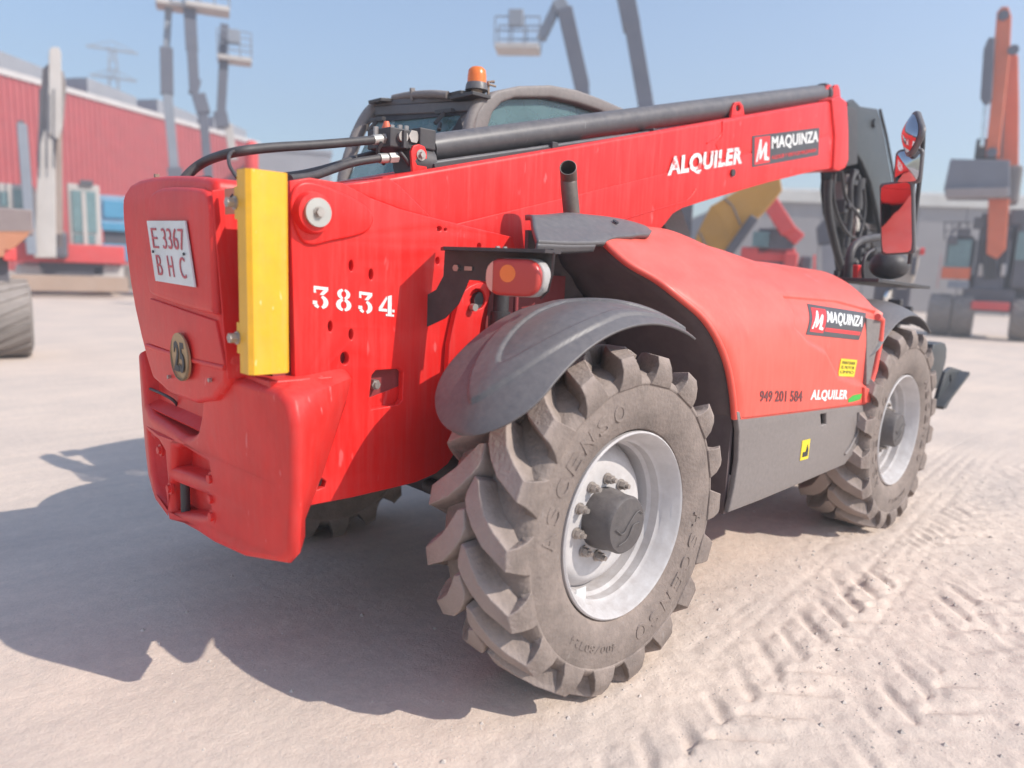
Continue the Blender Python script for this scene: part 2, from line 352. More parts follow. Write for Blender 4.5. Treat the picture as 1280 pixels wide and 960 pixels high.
mound = np.exp(-(((X-1.55)/.35)**2+((Y+1.95)/.28)**2)); Z += mound*near*(.022*vnoise(X*9, Y*9, 30)+.014*vnoise(X*22, Y*22, 31))
nx_, ny_ = X.shape
me = bpy.data.meshes.new('ground'); V = np.stack([X, Y, Z], -1).reshape(-1, 3)
idx = np.arange(nx_*ny_).reshape(nx_, ny_); F = np.stack([idx[:-1, :-1], idx[1:, :-1], idx[1:, 1:], idx[:-1, 1:]], -1).reshape(-1, 4)
me.vertices.add(len(V)); me.vertices.foreach_set('co', V.ravel()); me.loops.add(F.size); me.loops.foreach_set('vertex_index', F.ravel())
me.polygons.add(len(F)); me.polygons.foreach_set('loop_start', np.arange(0, F.size, 4)); me.polygons.foreach_set('loop_total', np.full(len(F), 4))
me.polygons.foreach_set('use_smooth', np.ones(len(F), bool)); me.update(); me.validate()
gm = bpy.data.materials.new('dusty_concrete_ground'); gm.use_nodes = True; t = gm.node_tree; b = t.nodes['Principled BSDF']; b.inputs['Roughness'].default_value = .92; b.inputs['Specular IOR Level'].default_value = .2
tc = t.nodes.new('ShaderNodeTexCoord')
def tn(sc, det, rough=.6, vec=None):
    n = t.nodes.new('ShaderNodeTexNoise'); n.inputs['Scale'].default_value = sc; n.inputs['Detail'].default_value = det; n.inputs['Roughness'].default_value = rough
    t.links.new(vec or tc.outputs['Object'], n.inputs['Vector']); return n.outputs[0]
def ramp(src, c0, c1, p0=.35, p1=.65):
    r = t.nodes.new('ShaderNodeValToRGB'); r.color_ramp.elements[0].position = p0; r.color_ramp.elements[0].color = (*c0, 1); r.color_ramp.elements[1].position = p1; r.color_ramp.elements[1].color = (*c1, 1)
    t.links.new(src, r.inputs[0]); return r.outputs[0]
def mixc(fac, a, b_, mode='MIX'):
    m = t.nodes.new('ShaderNodeMix'); m.data_type = 'RGBA'; m.blend_type = mode
    for s, v in ((0, fac), (6, a), (7, b_)):
        if hasattr(v, 'links'): t.links.new(v, m.inputs[s])
        else: m.inputs[s].default_value = v
    return m.outputs[2]
c = ramp(tn(.8, 7), (.68, .57, .495), (.79, .65, .55))
mp = t.nodes.new('ShaderNodeMapping'); mp.inputs['Scale'].default_value = (.5, 3.2, 1); mp.inputs['Rotation'].default_value = (0, 0, R(-6)); t.links.new(tc.outputs['Object'], mp.inputs[0])
c = mixc(.75, c, ramp(tn(1.6, 6, .65, mp.outputs[0]), (.91, .90, .89), (1.05, 1.03, 1.0)), 'MULTIPLY')
c = mixc(.5, c, ramp(tn(18, 9, .75), (.80, .80, .80), (1.12, 1.10, 1.08), .3, .7), 'MULTIPLY')
c = mixc(.6, c, ramp(tn(140, 4, .7), (.86, .85, .84), (1.06, 1.06, 1.06), .3, .62), 'MULTIPLY')
c = mixc(1.0, c, ramp(tn(3.1, 10, .8), (.84, .82, .81), (1, 1, 1), .28, .40), 'MULTIPLY')
t.links.new(c, b.inputs['Base Color'])
bp = t.nodes.new('ShaderNodeBump'); bp.inputs['Strength'].default_value = .55; bp.inputs['Distance'].default_value = .008; t.links.new(tn(95, 8, .75), bp.inputs['Height'])
bp2 = t.nodes.new('ShaderNodeBump'); bp2.inputs['Strength'].default_value = .3; bp2.inputs['Distance'].default_value = .03; t.links.new(tn(14, 6, .65), bp2.inputs['Height']); t.links.new(bp.outputs[0], bp2.inputs['Normal']); t.links.new(bp2.outputs[0], b.inputs['Normal'])
link(me, 'ground', gm); tag(bpy.data.objects['ground'], kind='structure')
# loose grit, nobody could count it
g = MB()
for k in range(5200):
    x = rng.uniform(-1.9, 5); y = rng.uniform(-2.6, -.9) if rng.random() < .8 else rng.uniform(-1, 1); s = rng.uniform(.0015, .0045)*(1+1.6*(rng.random() < .09))
    i = np.searchsorted(gx, x); j = np.searchsorted(gy, y); z = Z[i, j]
    g.add([(x+s*1.2*rng.uniform(.6, 1.2), y, z), (x, y+s, z), (x-s, y, z), (x, y-s*rng.uniform(.6, 1.3), z), (x, y, z+s*.9)], [(0,1,4),(1,2,4),(2,3,4),(3,0,4)])
tag(g.build('grit', mat('pale_grit', (.60, .52, .46), .9, var=.3, scale=40)), kind='stuff')

# =================================================================== TELEHANDLER
T = empty('telehandler', (0,0,0), 0, 'red telescopic handler with yellow rear bar, big dusty tyres and raised boom, filling the foreground', 'telehandler')
# ---- chassis / tower
PO = smoothpoly([(362,226),(388,221),(429,229),(463,247),(541,272),(640,296),(648,310),(622,345),(606,372)], 1)
outline = [(370,500),(364,300),(362,226),(388,222),(429,229),(463,247),(500,261),(541,272),(590,284),(640,296),(646,312),(626,345),(612,372),(606,417),(592,520),(575,556),(560,580),(545,592),(520,603),(500,608),(440,622),(378,634)]
holes = [ell(439,332,2.8,7),ell(464,343,2.8,7),ell(413,408,2.8,7),ell(439,418,2.8,7),ell(431,448,5.5,8),
         [(383,601),(388,599),(403,598),(408,602),(406,609),(398,612),(386,614),(382,611)],
         [(465,469),(470,463),(500,461),(504,465),(503,500),(498,506),(464,512),(461,505)],
         ell(547,326,2.5,4.5), ell(599,308,2.5,4), ell(549,286,3.5,3), ell(557,287,1.8,1.8)]
side = platey('side_plate', outline, holes, -.5, -.47, RED, T, .004)
so2 = [(AT(a, b, y=-.5).x, AT(a, b, y=-.5).z) for a, b in outline]
platey('side_plate', so2, [], .47, .5, RED, T, .004, pix=False)
MB().box((-.98,-.465,.80),(.35,.465,1.45)).build('tower_core', DRED, T)  # dark red stands in for shade seen through the plate holes
MB().box((-.98,-.46,1.0),(-.955,.46,1.62)).build('tower_rear_wall', DRED, T)  # shade on this rear face is put into the dark red
MB().prism([AT(a,b,y=-.468) for a,b in ((455,500),(505,480),(505,520),(455,520))],(0,.004,0)).build('recess_floor_lit', RED, T)  # bright red below a diagonal paints the sunlit part of the recess
# recess box inside the rectangular opening with its bolt
mb = MB(); p = AT(466,480,y=-.47); mb.disc(p, (0,-1,0), .018, .022, 6); mb.disc(p+Vector((0,0,0)), (0,-1,0), .011, .03, 12); mb.build('recess_bolt', STL, T, 40)
# raised boss with pivot pin
bo = smoothpoly([(362,262),(366,236),(378,226),(398,228),(430,241),(458,256),(470,271),(462,290),(440,297),(412,302),(392,308),(376,302)], 2)
platey('pivot_boss', bo, [], -.512, -.495, RED, T, .008)
pin = MB(); pc = AT(390,266,y=-.512); pin.lathe([(.066,0.004),(.062,-.012),(.058,-.028),(.040,-.030)], 32, pc); pin.build('pin_collar', RED, T, 40)
pin = MB(); pin.disc(pc+Vector((0,-.03,0)), (0,-1,0), .043, .012, 32); pn = pin.build('pivot_pin', ALU, T, 40)
mb = MB(); mb.disc(pc+Vector((0,-.042,0)), (0,-1,0), .014, .014, 6); mb.disc(pc+Vector((0,-.042,0)), (0,-1,0), .018, .003, 16); mb.build('bolt', STL, pn, 30)
# numbers painted on side plate (stencil digits)
def arc(cx, cy_, ro, ri, a0, a1, n=12):
    return [[(cx+ro[0]*math.cos(R(a0+(a1-a0)*k/n)), cy_+ro[1]*math.sin(R(a0+(a1-a0)*k/n))), (cx+ri[0]*math.cos(R(a0+(a1-a0)*k/n)), cy_+ri[1]*math.sin(R(a0+(a1-a0)*k/n)))] for k in range(n+1)]
GLYPH = {'3': (['q', (.05,.86),(.95,.86),(.95,1.),(.05,1.)], ['q', (.05,.70),(.20,.70),(.17,.86),(.05,.86)], ['q', (.66,.85),(.95,.85),(.66,.63),(.42,.63)], ['a']+arc(.46,.30,(.50,.31),(.20,.21),75,-72), ['a']+arc(.46,.30,(.48,.30),(.20,.21),-108,-148), ['q', (.0,.18),(.26,.18),(.26,.34),(.0,.34)]),
  '8': (['a']+arc(.5,.76,(.42,.24),(.17,.15),78,-78), ['a']+arc(.5,.76,(.42,.24),(.17,.15),102,258), ['a']+arc(.5,.28,(.50,.28),(.20,.18),80,-80), ['a']+arc(.5,.28,(.50,.28),(.20,.18),100,260)),
  '4': (['q', (.58,.0),(.82,.0),(.82,1.),(.58,.93)], ['q', (.46,.0),(.565,.0),(.565,.10),(.46,.10)], ['q', (.835,.0),(.97,.0),(.97,.10),(.835,.10)], ['q', (.02,.345),(.24,.345),(.54,.80),(.50,.92)], ['q', (.02,.20),(.54,.20),(.54,.33),(.02,.33)], ['q', (.86,.20),(1.,.20),(1.,.33),(.86,.33)])}
for s, x0, x1, yb0, yb1, yt0, yt1 in (('3',391,411,385,387,357,358),('8',420,439,388,390,360,362),('3',448,466,391,393,364,365),('4',473,493,394,396,367,369)):
    O = AT(x0,yb0,y=-.502); ex = AT(x1,yb1,y=-.502)-O; ey = AT(x0,yt0,y=-.502)-O; mb = MB(); vs = []; fs = []
    for g_ in GLYPH[s]:
        if g_[0] == 'q': n = len(vs); vs += g_[1:]; fs.append(tuple(range(n, n+4)))
        else:
            for k, (p, q) in enumerate(g_[1:]):
                n = len(vs); vs += [p, q]
                if k: fs.append((n-2, n-1, n+1, n))
    flatdecal('painted_digit', [O+ex*a+ey*b for a, b in vs], fs, Vector((0,-1,0)), WHT, side, .0012)
# triangular lug plates at boom foot
platey('boom_foot_plate', [(425,231),(460,226),(486,222),(500,232),(522,254),(541,273),(500,262),(463,248)], [], -.485, -.24, RED, T, .006)
# clevis lug and lift cylinder in front of the plate
platey('cylinder_lug', smoothpoly([(560,440),(568,400),(575,372),(583,360),(600,352),(612,356),(613,372),(604,390),(598,430),(590,520),(560,520)],1), [ell(597,374,10,13)], -.53, -.502, RED, T, .004)
mb = MB(); mb.disc(AT(596,375,y=-.50), (0,-1,0), .03, .02, 20); mb.build('cylinder_pin', DUL, T, 40)
mb = MB(); mb.disc(AT(590,384,y=-.535), (0,-1,0), .014, .02, 12); mb.build('retaining_bolt', STL, T, 40)
mb = MB(); a = AT(628,345,y=-.55); b_ = AT(622,470,y=-.55); mb.tube([a, a.lerp(b_,.35), a.lerp(b_,.351), b_], [.030,.030,.038,.038], 20); mb.build('compensation_cylinder', DUL, T, 40)
mb = MB(); a = AT(646,350,y=-.56); mb.tube([a, a+Vector((0,0,-.3))], .010, 10); mb.build('hydraulic_line', DRED, T, 40)
# belly parts
mb = MB(); mb.box((.35,-.33,.5),(3.3,.33,.80)); mb.box((-.75,-.30,.80),(3.2,.30,1.05)); mb.build('chassis_beam', DRED, T, bevel=.02)
mb = MB(); mb.tube([(0,-.95,.6),(0,-.5,.6),(0,-.3,.6),(0,.3,.6),(0,.5,.6),(0,.95,.6)], [.10,.10,.15,.15,.10,.10], 20); mb.build('axle', DUL, T, 40)
mb = MB(); mb.tube([(2.68,-.95,.6),(2.68,-.3,.6),(2.68,.3,.6),(2.68,.95,.6)], [.10,.16,.16,.10], 20); mb.build('axle', DUL, T, 40)
mb = MB(); mb.tube([(-.16,-.85,.55),(-.16,-.2,.55)], .032, 14); mb.build('steering_cylinder', DUL, T, 40)
# ---- bumper / counterweight
bz = [(.635,1.01),(.625,1.075),(.575,1.085),(.545,1.0),(.53,.875),(.43,.850),(.08,.83),(0,.845),(-.06,.875),(-.10,.94),(-.125,1.01),(-.15,1.09),(-.20,1.105),(-.60,1.10),(-.655,1.07),(-.675,1.0),(-.668,.80),(-.650,.66),(-.645,.60),(-.60,.555),(-.38,.515),(-.14,.488),(.0,.485),(.28,.465),(.36,.49),(.50,.495),(.60,.55),(.635,.66),(.645,.83)]
def pxl(l): return [(AT(a, b, x=-1.065).y, AT(a, b, x=-1.065).z) for a, b in l]
hb1 = pxl([(214,562),(222,558),(257,580),(260,598),(256,600),(212,585)]); hb2 = pxl([(212,604),(257,622),(259,641),(250,645),(210,641),(208,618)]); hb3 = pxl([(176,543),(196,553),(203,566),(205,600),(203,634),(190,618),(180,590)])
me = curve_mesh('counterweight', [bz, hb1, hb2, hb3], .17, .028, Matrix.Translation((-.90,0,0)) @ MYZ, 5)
for v in me.vertices:
    x, y, z = v.co; tt = max(0, (x+1.0)/.28)
    if tt > 0:
        v.co.y = y*(1-.20*min(1, tt)) if abs(y) > .3 else y
        if abs(y) > .35: v.co.x = x-.24*min(1, tt)*(1-max(0, min(1, (z-.70)/.34)))
        if z > .9: v.co.z = z+.035*min(1, tt)
    x = v.co.x
    v.co.x = x+.05*max(0, (abs(y)-.40))/.3*(1 if x < -.9 else 0) + .03*(1.07-z)*(x < -.95)
cw = link(me, 'counterweight', REDW, T, 50)
MB().box((-1.03,-.55,1.075),(-.82,-.20,1.115)).build('top_ledge', REDW, cw, bevel=.005)
MB().box((-.985,-.13,.52),(-.93,.52,.80)).build('hitch_back_plate', REDW, cw)
MB().box((-.99,-.30,.86),(-.95,.52,1.10)).build('pocket_back', REDW, cw)
for px, py in ((198,563),(210,611),(261,599),(263,646),(262,624)):
    p = AT(px, py, x=-1.062); mb = MB(); p.x += .016; mb.disc(p, (-1,0,0), .024, .010, 20); mb.disc(p+Vector((-.008,0,0)), (-1,0,0), .016, .012, 6); mb.build('bolt', REDW, cw, 35)
for a, b_ in (((223,568),(225,586)), ((231,600),(233,632))):
    p = AT(*a, x=-1.02); q = AT(*b_, x=-1.02); q.y = p.y; mb = MB(); mb.tube([p, q-Vector((0,0,.03))], .017, 14); mb.build('tow_pin', DUL, cw, 40)
mb = MB(); mb.tube(smoothpath([AT(188,486,x=-1.02), AT(205,493,x=-1.02), AT(220,502,x=-1.0), AT(223,512,x=-.97)]), .006, 8); mb.build('pin_handle', DUL, cw, 60)
mb = MB(); mb.add([(-1.03,-.16,.86),(-1.03,.53,.86),(-.97,.53,.90),(-.97,-.16,.90)],[(0,1,2,3)]); mb.build('pocket_floor', REDW, cw, solid=.01)
# ---- rear cover
def shell(name, px, x0, x1, m, bev, par, it=1):
    return platex(name, smoothpoly(px, it), [], x0, x1, m, par, bev, 50)
rc = shell('rear_cover', [(152,262),(153,243),(164,226),(196,219),(240,219),(264,222),(268,230),(267,262),(269,330),(277,400),(287,472),(258,511),(194,486),(179,438),(164,370),(155,300)], -1.085, -.80, REDW, .022, T)
shell('cover_panel', [(184,250),(190,238),(205,233),(245,234),(258,240),(263,262),(264,320),(267,388),(268,394),(262,393),(230,384),(190,370),(185,365),(180,330)], -1.108, -1.07, REDW, .016, rc)
shell('cover_panel', [(187,373),(230,388),(269,401),(280,457),(235,447),(187,430)], -1.094, -1.07, REDW, .004, rc, 0)
mb = MB(); mb.tube([AT(184,432,x=-1.09), AT(232,448,x=-1.09), AT(281,460,x=-1.09)], .009, 8); mb.build('cover_rib', REDW, rc, 60)
mb = MB(); a0, a1 = AT(265,238,x=-1.10), AT(285,474,x=-1.085)
mb.add([a0, a1, a1+Vector((.12,0,0)), a0+Vector((.14,0,.03))] + [q+Vector((0,.006,0)) for q in (a0, a1, a1+Vector((.12,0,0)), a0+Vector((.14,0,.03)))], [(0,1,2,3),(7,6,5,4),(0,4,5,1),(1,5,6,2),(2,6,7,3),(3,7,4,0)])
mb.build('side_flange', RED, rc, bevel=.002)
# top hump over the cover where the hose enters
mb = MB(); mb.tube([AT(225,226,x=-1.06), AT(262,224,x=-1.04)], .012, 8); mb.build('hose_grommet', BLK, rc, 60)
for px, py in ((196,222),(217,231)):
    p = AT(px, py, x=-1.06); mb = MB(); mb.disc(p, (0,0,1), .010, .012, 8); mb.build('cover_bolt', RUST, rc, 40)
for px, py in ((213,471),(264,475)):
    p = AT(px, py, x=-1.088); mb = MB(); mb.disc(p, (-1,0,0), .007, .01, 8); mb.build('cover_bolt', STL, rc, 40)
# plate
O, A, B = AT(195,351,x=-1.116), AT(244,359,x=-1.116), AT(184,276,x=-1.116)
lp = panel('licence_plate', O, A, B, PLT, T, .004)
def sub(u, v): return O+(A-O)*u+(B-O)*v+Vector((-.0045,0,0))
lettering('plate_lettering', 'E', sub(.10,.55), sub(.25,.55), sub(.10,.88), PRD, lp, -.008)
lettering('plate_lettering', '3367', sub(.38,.55), sub(.93,.55), sub(.38,.88), PRD, lp, -.008)
for s, u in (('B',.13),('H',.43),('C',.73)): lettering('plate_lettering', s, sub(u,.11), sub(u+.13,.11), sub(u,.44), PRD, lp, -.008)
for u in (.09,.89): mb = MB(); mb.disc(sub(u,.49), (-1,0,0), .005, .004, 8); mb.build('plate_screw', INK, lp)
# 25 disc
c0 = AT(227,446,x=-1.10); mb = MB(); mb.disc(c0, (-1,0,-.06), .082, .006, 40); dk = mb.build('speed_disc', GOLD, T, 30)
mb = MB(); mb.lathe([(.082,0),(.080,-.003),(.077,-.003),(.075,0)], 40, c0+Vector((-.0065,0,0)), 'x'); 
mb.build('disc_rim', mat('dark_brass',(.22,.15,.08),.5,.4), dk, 40)
def dz(u, v): return c0+Vector((-.009+.0*v, -u, v))
lettering('disc_lettering', '25', dz(-.045,-.052), dz(.045,-.052), dz(-.045,.052), INK, dk, .03)
# ---- yellow bar
XB0, XB1, YB = -1.114, -.990, -.60
z1, z0 = 1.715, 1.145
prof = [(XB0,-.535),(XB0+.004,-.535),(XB0+.004,YB+.01),(XB0+.010,YB+.004),(XB1-.010,YB+.004),(XB1-.004,YB+.010),(XB1-.004,-.50),(XB1,-.50),(XB1,YB+.012),(XB1-.012,YB),(XB0+.012,YB),(XB0,YB+.012)]
mb = MB(); mb.prism([(x, y, z0) for x, y in prof], (0,0,z1-z0)); yb = mb.build('guard_bar', YEL, T, 40)
for z, nm in ((1.625,'a'), (1.245,'b')):
    mb = MB(); mb.box((XB0,-.535,z-.045),(XB0+.004,-.515,z+.045)); mb.build('bar_tab', YEL, yb, bevel=.002)
    mb = MB(); p = Vector((XB0,-.522,z)); mb.disc(p, (-1,0,0), .019, .004, 18); mb.disc(p+Vector((-.004,0,0)), (-1,0,0), .015, .022, 6); mb.disc(p, (1,0,0), .009, .12, 8); mb.build('bolt', STL, yb, 30)
mb = MB(); mb.box((XB1-.012,-.51,1.19),(-.955,-.49,1.70)); mb.build('bar_mount', DRED, yb)
mb = MB(); mb.box((-1.075,-.50,1.60),(-1.069,-.36,1.675)); bt = mb.build('bar_bracket', mat('dusty_orange_paint',(.55,.16,.08),.5,0,.2), T)
mb = MB(); mb.tube([(-1.077,-.420,1.655),(-1.077,-.408,1.650),(-1.077,-.41,1.642),(-1.077,-.424,1.636),(-1.077,-.415,1.626),(-1.077,-.404,1.63)], .003, 6); mb.build('wire_clip', INK, bt)
# ---- boom
def cy0(px, py): return AT(px, py, y=-.20)
top = [(480,221),(520,214),(700,184),(898,150),(1030,127),(1050,124)]; bot = [(1050,211),(1020,213),(960,228),(884,251),(853,261),(841,268),(832,280),(815,300),(640,345),(541,340),(480,330)]
bs = [(cy0(*p).x, cy0(*p).z) for p in top+bot]
me = curve_mesh('boom', [bs], .20, .022, MXZ, 4)
boom = link(me, 'boom', RED, T, 30)
# side crease plate (slightly proud lower web)
lw = [(541,300),(541,287),(587,276),(700,249),(835,216),(884,204),(1036,170),(1036,211),(1020,213),(960,228),(884,250),(853,260),(841,267),(832,279),(815,298),(640,330)]
platey('lower_web', lw, [], -.205, -.18, RED, boom, .003)
def weld(pts, y, name='weld_seam', r=.0035, m=RED):
    mb = MB(); mb.tube([AT(a, b, y=y) for a, b in pts], r, 6); return mb.build(name, m, boom, 60)
weld([(700,297),(787,272),(858,251),(864,245),(870,236)], -.206); weld([(884,179),(897,173),(903,166),(903,151)], -.202)
platey('top_web', [(903,153),(1034,129),(1034,166),(900,199),(895,180),(903,170)], [], -.2035, -.18, RED, boom, .002)
me = curve_mesh('boom_collar', [[(AT(a,b,y=-.215).x, AT(a,b,y=-.215).z) for a, b in ((1040,124),(1050,120),(1059,127),(1061,165),(1061,200),(1057,210),(1049,214),(1042,212),(1044,170))]], .215, .012, MXZ, 3)
link(me, 'boom_collar', RED, boom, 40)
mb = MB(); mb.disc(AT(915,216,y=-.205), (0,-1,0), .022, .012, 16); mb.build('wear_pad_bolt', DUL, boom, 40)
# text on boom
Q = lambda a, b, y=-.2075: AT(a, b, y=y)
lettering('lettering', 'ALQUILER', Q(834,224), Q(927,208), Q(836,196), WHTW, boom, .045, .0012)
O, A, B = Q(940,209,-.2065), Q(1023,194,-.2065), Q(940.5,170,-.2065); st = panel('company_sticker', O, A, B, STK, boom, .0012)
def sq(u, v, k=1): return O+(A-O)*u+(B-O)*v+Vector((0,-.0014*k,0))
panel('sticker_square', sq(.03,.06), sq(.24,.06), sq(.03,.94), SRD, st, .001)
lettering('sticker_lettering', 'MAQUINZA', sq(.265,.42), sq(.985,.42), sq(.265,.90), WHT, st, .028, .001)
lettering('sticker_lettering', 'ALQUILER Y VENTA DE MAQUINARIA', sq(.265,.12), sq(.96,.12), sq(.265,.27), SRD, st, .02, .001)
def mlogo(fn, par):
    mb = MB(); P = [(.02,.08),(.30,.93),(.42,.93),(.42,.40),(.72,.80),(.82,.76),(.80,.22),(.98,.18),(.96,.06),(.62,.10),(.62,.52),(.38,.16),(.28,.16),(.28,.62),(.14,.08)]
    v = [fn(.04+.19*a, .08+.84*b) for a, b in P]; me = flatdecal('sticker_logo', v, [tuple(range(len(v)))], Vector((0,-1,0)), WHT, par, .001); return me
mlogo(lambda u, v: sq(u, v, 2), st)
# lifting eye and brackets on boom top
platey('lifting_eye', [(914,149),(916,134),(919,128),(925,127),(929,132),(931,146)], [ell(923,135,3.2,4.5,10)], -.14, -.12, RED, boom, .003)
for px in (1036, 1045):
    platey('cylinder_bracket', [(px-5,126),(px-3,110),(px-1,106),(px+3,106),(px+5,112),(px+6,124)], [], -.12-.0*px, -.10, RED, boom, .003)
# ---- extension cylinder, hoses on top of the boom
a, b_ = AT(536,185,y=-.06), AT(1026,118,y=-.06)
mb = MB(); mb.tube([a, a.lerp(b_,.02), a.lerp(b_,.5), a.lerp(b_,.97), b_], [.052,.056,.064,.068,.066], 28); cyl = mb.build('extension_cylinder', CYL, T, 40)
mb = MB(); mb.tube([b_, b_.lerp(a,-.012)], .075, 28); mb.build('cylinder_gland', DUL, cyl, 40)
for k, (r, ya, yb_) in enumerate(((.012,207,138.5),(.010,213,143))):
    p, q = AT(538,ya-2,y=-.14+.05*k), AT(1028,yb_-3,y=-.14+.05*k); mb = MB(); mb.tube([p, q], r, 10); mb.build('hydraulic_pipe', DUL if k else CYL, T, 60)
mb = MB()
p, q = AT(525,214,y=-.06), AT(1030,138,y=-.06); mb.beam(p-Vector((0,0,-.005)), q-Vector((0,0,.0)), .20, .035); mb.build('hose_tray', DUL, T)
for f_ in (.2,.42,.66): c_ = AT(538,205,y=-.14).lerp(AT(1028,136,y=-.14), f_); mb = MB(); mb.box((c_.x-.02,-.17,c_.z-.03),(c_.x+.02,.05,c_.z+.02)); mb.build('pipe_clamp', DUL, T, bevel=.004)
platey('cylinder_bracket', [(516,216),(514,189),(517,182),(524,180),(531,183),(534,190),(534,214)], [], -.15, -.135, RED, T, .004)
mb = MB(); p = AT(526,194,y=-.15); mb.disc(p, (0,-1,0), .022, .004, 20); mb.disc(p, (0,-1,0), .013, .018, 6); mb.build('bracket_bolt', STL, T, 30)
# valve block
p = AT(480,186,y=-.05); mb = MB(); q = AT(516,168,y=-.05)
mb.add([], []); mb.box((p.x-.02,-.12,q.z-.075),(q.x+.02,.04,q.z+.0)); mb.box((q.x-.03,-.14,q.z-.065),(q.x+.05,-.02,q.z+.015)); vb = mb.build('valve_block', DUL, T, bevel=.005)
mb = MB(); mb.lathe([(.0,0),(.068,0),(.072,.02),(.072,.12),(.0,.12)], 24, AT(500,205,y=-.02)-Vector((.03,.06,0)), 'x'); mb.build('cylinder_end_cap', DUL, T, 40)
for (px, py, r, h) in ((502,171,.022,.035),(516,171,.026,.03),(528,170,.024,.03)):
    p = AT(px, py, y=-.12); mb = MB(); mb.disc(p+Vector((0,.02,0)), (0,-1,0), r, h, 6 if px > 510 else 20); mb.build('fitting', STL, vb, 30)
mb = MB(); 
for px, py in ((470,160),(490,158),(500,158),(508,159)): p = AT(px, py, y=-.06); mb.disc(p-Vector((0,0,.03)), (0,0,1), .010, .035, 6)
mb.build('valve_plug', STL, vb, 30)
mb = MB(); mb.box((AT(505,175,y=-.13).x-.012,-.145,AT(505,186,y=-.13).z),(AT(505,175,y=-.13).x+.004,-.10,AT(505,163,y=-.13).z)); mb.build('mount_ear', DUL, vb, bevel=.003)
mb = MB(); mb.tube(smoothpath([AT(500,190,y=-.12), AT(508,200,y=-.13), AT(515,212,y=-.12)]), .008, 8); mb.tube(smoothpath([AT(478,178,y=-.10), AT(470,190,y=-.08), AT(480,205,y=-.06)]), .008, 8); mb.build('steel_line', DUL, vb, 60)
mb = MB(); p = AT(483,160,y=-.05); mb.tube([p-Vector((0,0,.03)), p+Vector((0,0,.0)), p+Vector((0,0,.025))], [.014,.018,.010], 12); mb.build('red_cap', mat('orange_cap',(.75,.16,.08),.5), vb, 50)
def fitting(a, b):
    a = Vector(a); b = Vector(b); d = b-a; mb = MB(); mb.tube([a, a+d*.4], .019, 16); mb.tube([a+d*.4, a+d*.5], .012, 12); mb.tube([a+d*.5, a+d*.95], .021, 6); mb.tube([a+d*.95, b], .016, 12); return mb.build('hose_fitting', ALU, T, 30)
h1 = [AT(222,236,x=-1.04), AT(236,216,x=-1.0), AT(256,201,x=-.95), AT(290,190,y=-.15), AT(340,184,y=-.12), AT(400,181,y=-.1), AT(466,175,y=-.08)]
mb = MB(); mb.tube(smoothpath(h1), .0165, 14); mb.build('hydraulic_hose', BLK, T, 60); fitting(h1[-1], AT(492,172,y=-.08))
h2 = [AT(362,224,y=-.25), AT(390,221,y=-.2), AT(415,212,y=-.14), AT(440,203,y=-.1), AT(474,198,y=-.1)]
mb = MB(); mb.tube(smoothpath(h2), .015, 14); mb.build('hydraulic_hose', BLK, T, 60); fitting(h2[-1], AT(497,197,y=-.1))
h3 = [AT(355,220,y=-.0), AT(380,217,y=.0), AT(415,208,y=.02), AT(450,196,y=.05), AT(490,186,y=.05)]
mb = MB(); mb.tube(smoothpath(h3), .013, 12); mb.build('hydraulic_hose', BLK, T, 60)
h4 = [AT(296,222,y=-.25), AT(285,205,y=-.2), AT(287,190,y=-.14), AT(300,188,y=-.12)]
mb = MB(); mb.tube(smoothpath(h4), .006, 8); mb.build('thin_hose', BLK, T, 60)
# ---- boom head (gooseneck)
def py2(name, px, y0, y1, m, bev=.01, par=T): return platey(name, px, [], y0, y1, m, par, bev, 40)
hd = py2('boom_head', [(1060,128),(1067,124),(1076,133),(1097,136),(1101,148),(1106,170),(1112,205),(1118,236),(1119,262),(1112,278),(1103,296),(1097,262),(1089,228),(1078,202),(1068,187),(1060,184)], -.13, -.09, HEAD)
platey('boom_head', [(1060,128),(1067,124),(1076,133),(1097,136),(1101,148),(1106,170),(1112,205),(1118,236),(1119,262),(1104,275),(1090,262),(1082,238),(1074,222),(1062,214)], [], .10, .14, HEAD, T, .01)
mb = MB(); pts = [(1097,138),(1101,148),(1106,170),(1112,205),(1118,236),(1119,262)]
for a, b_ in zip(pts[:-1], pts[1:]):
    p, q = AT(a[0]-2,a[1],y=-.1), AT(b_[0]-2,b_[1],y=-.1); mb.add([p, q, q+Vector((0,.22,0)), p+Vector((0,.22,0))], [(0,1,2,3)])
mb.build('head_back_plate', DUL, hd, solid=.02)
mb = MB(); mb.disc(AT(1092,154,y=-.13), (0,-1,0), .035, .02, 20); mb.build('head_pin', HEAD, hd, 40)
py2('inner_boom', [(1058,132),(1072,136),(1072,205),(1058,208)], -.15, .10, DUL, .006)
py2('head_link', [(1030,212),(1062,210),(1064,240),(1058,262),(1062,290),(1070,320),(1076,345),(1048,347),(1052,325),(1040,300),(1031,265),(1028,238)], .08, .10, PITCHB, .005)
py2('head_link', [(1066,214),(1078,230),(1090,262),(1097,290),(1104,330),(1104,350),(1076,350),(1078,300),(1072,262),(1060,240)], -.02, .02, PITCHB, .005)
py2('head_link', [(1030,212),(1058,190),(1068,187),(1078,202),(1089,228),(1097,262),(1104,296),(1108,346),(1050,346),(1044,300),(1032,250)], .03, .06, PITCHB, .002)  # solid plate added to blacken the inside of the head
mb = MB(); p, q = AT(1069,262,y=-.06), AT(1068,335,y=-.06); mb.tube([p+Vector((0,0,.02)), q], .032, 18); mb.build('tilt_rod', CHR, T, 60)
mb = MB(); mb.tube([p+Vector((0,0,.25)), p], .055, 18); mb.build('tilt_cylinder', DUL, T, 60)
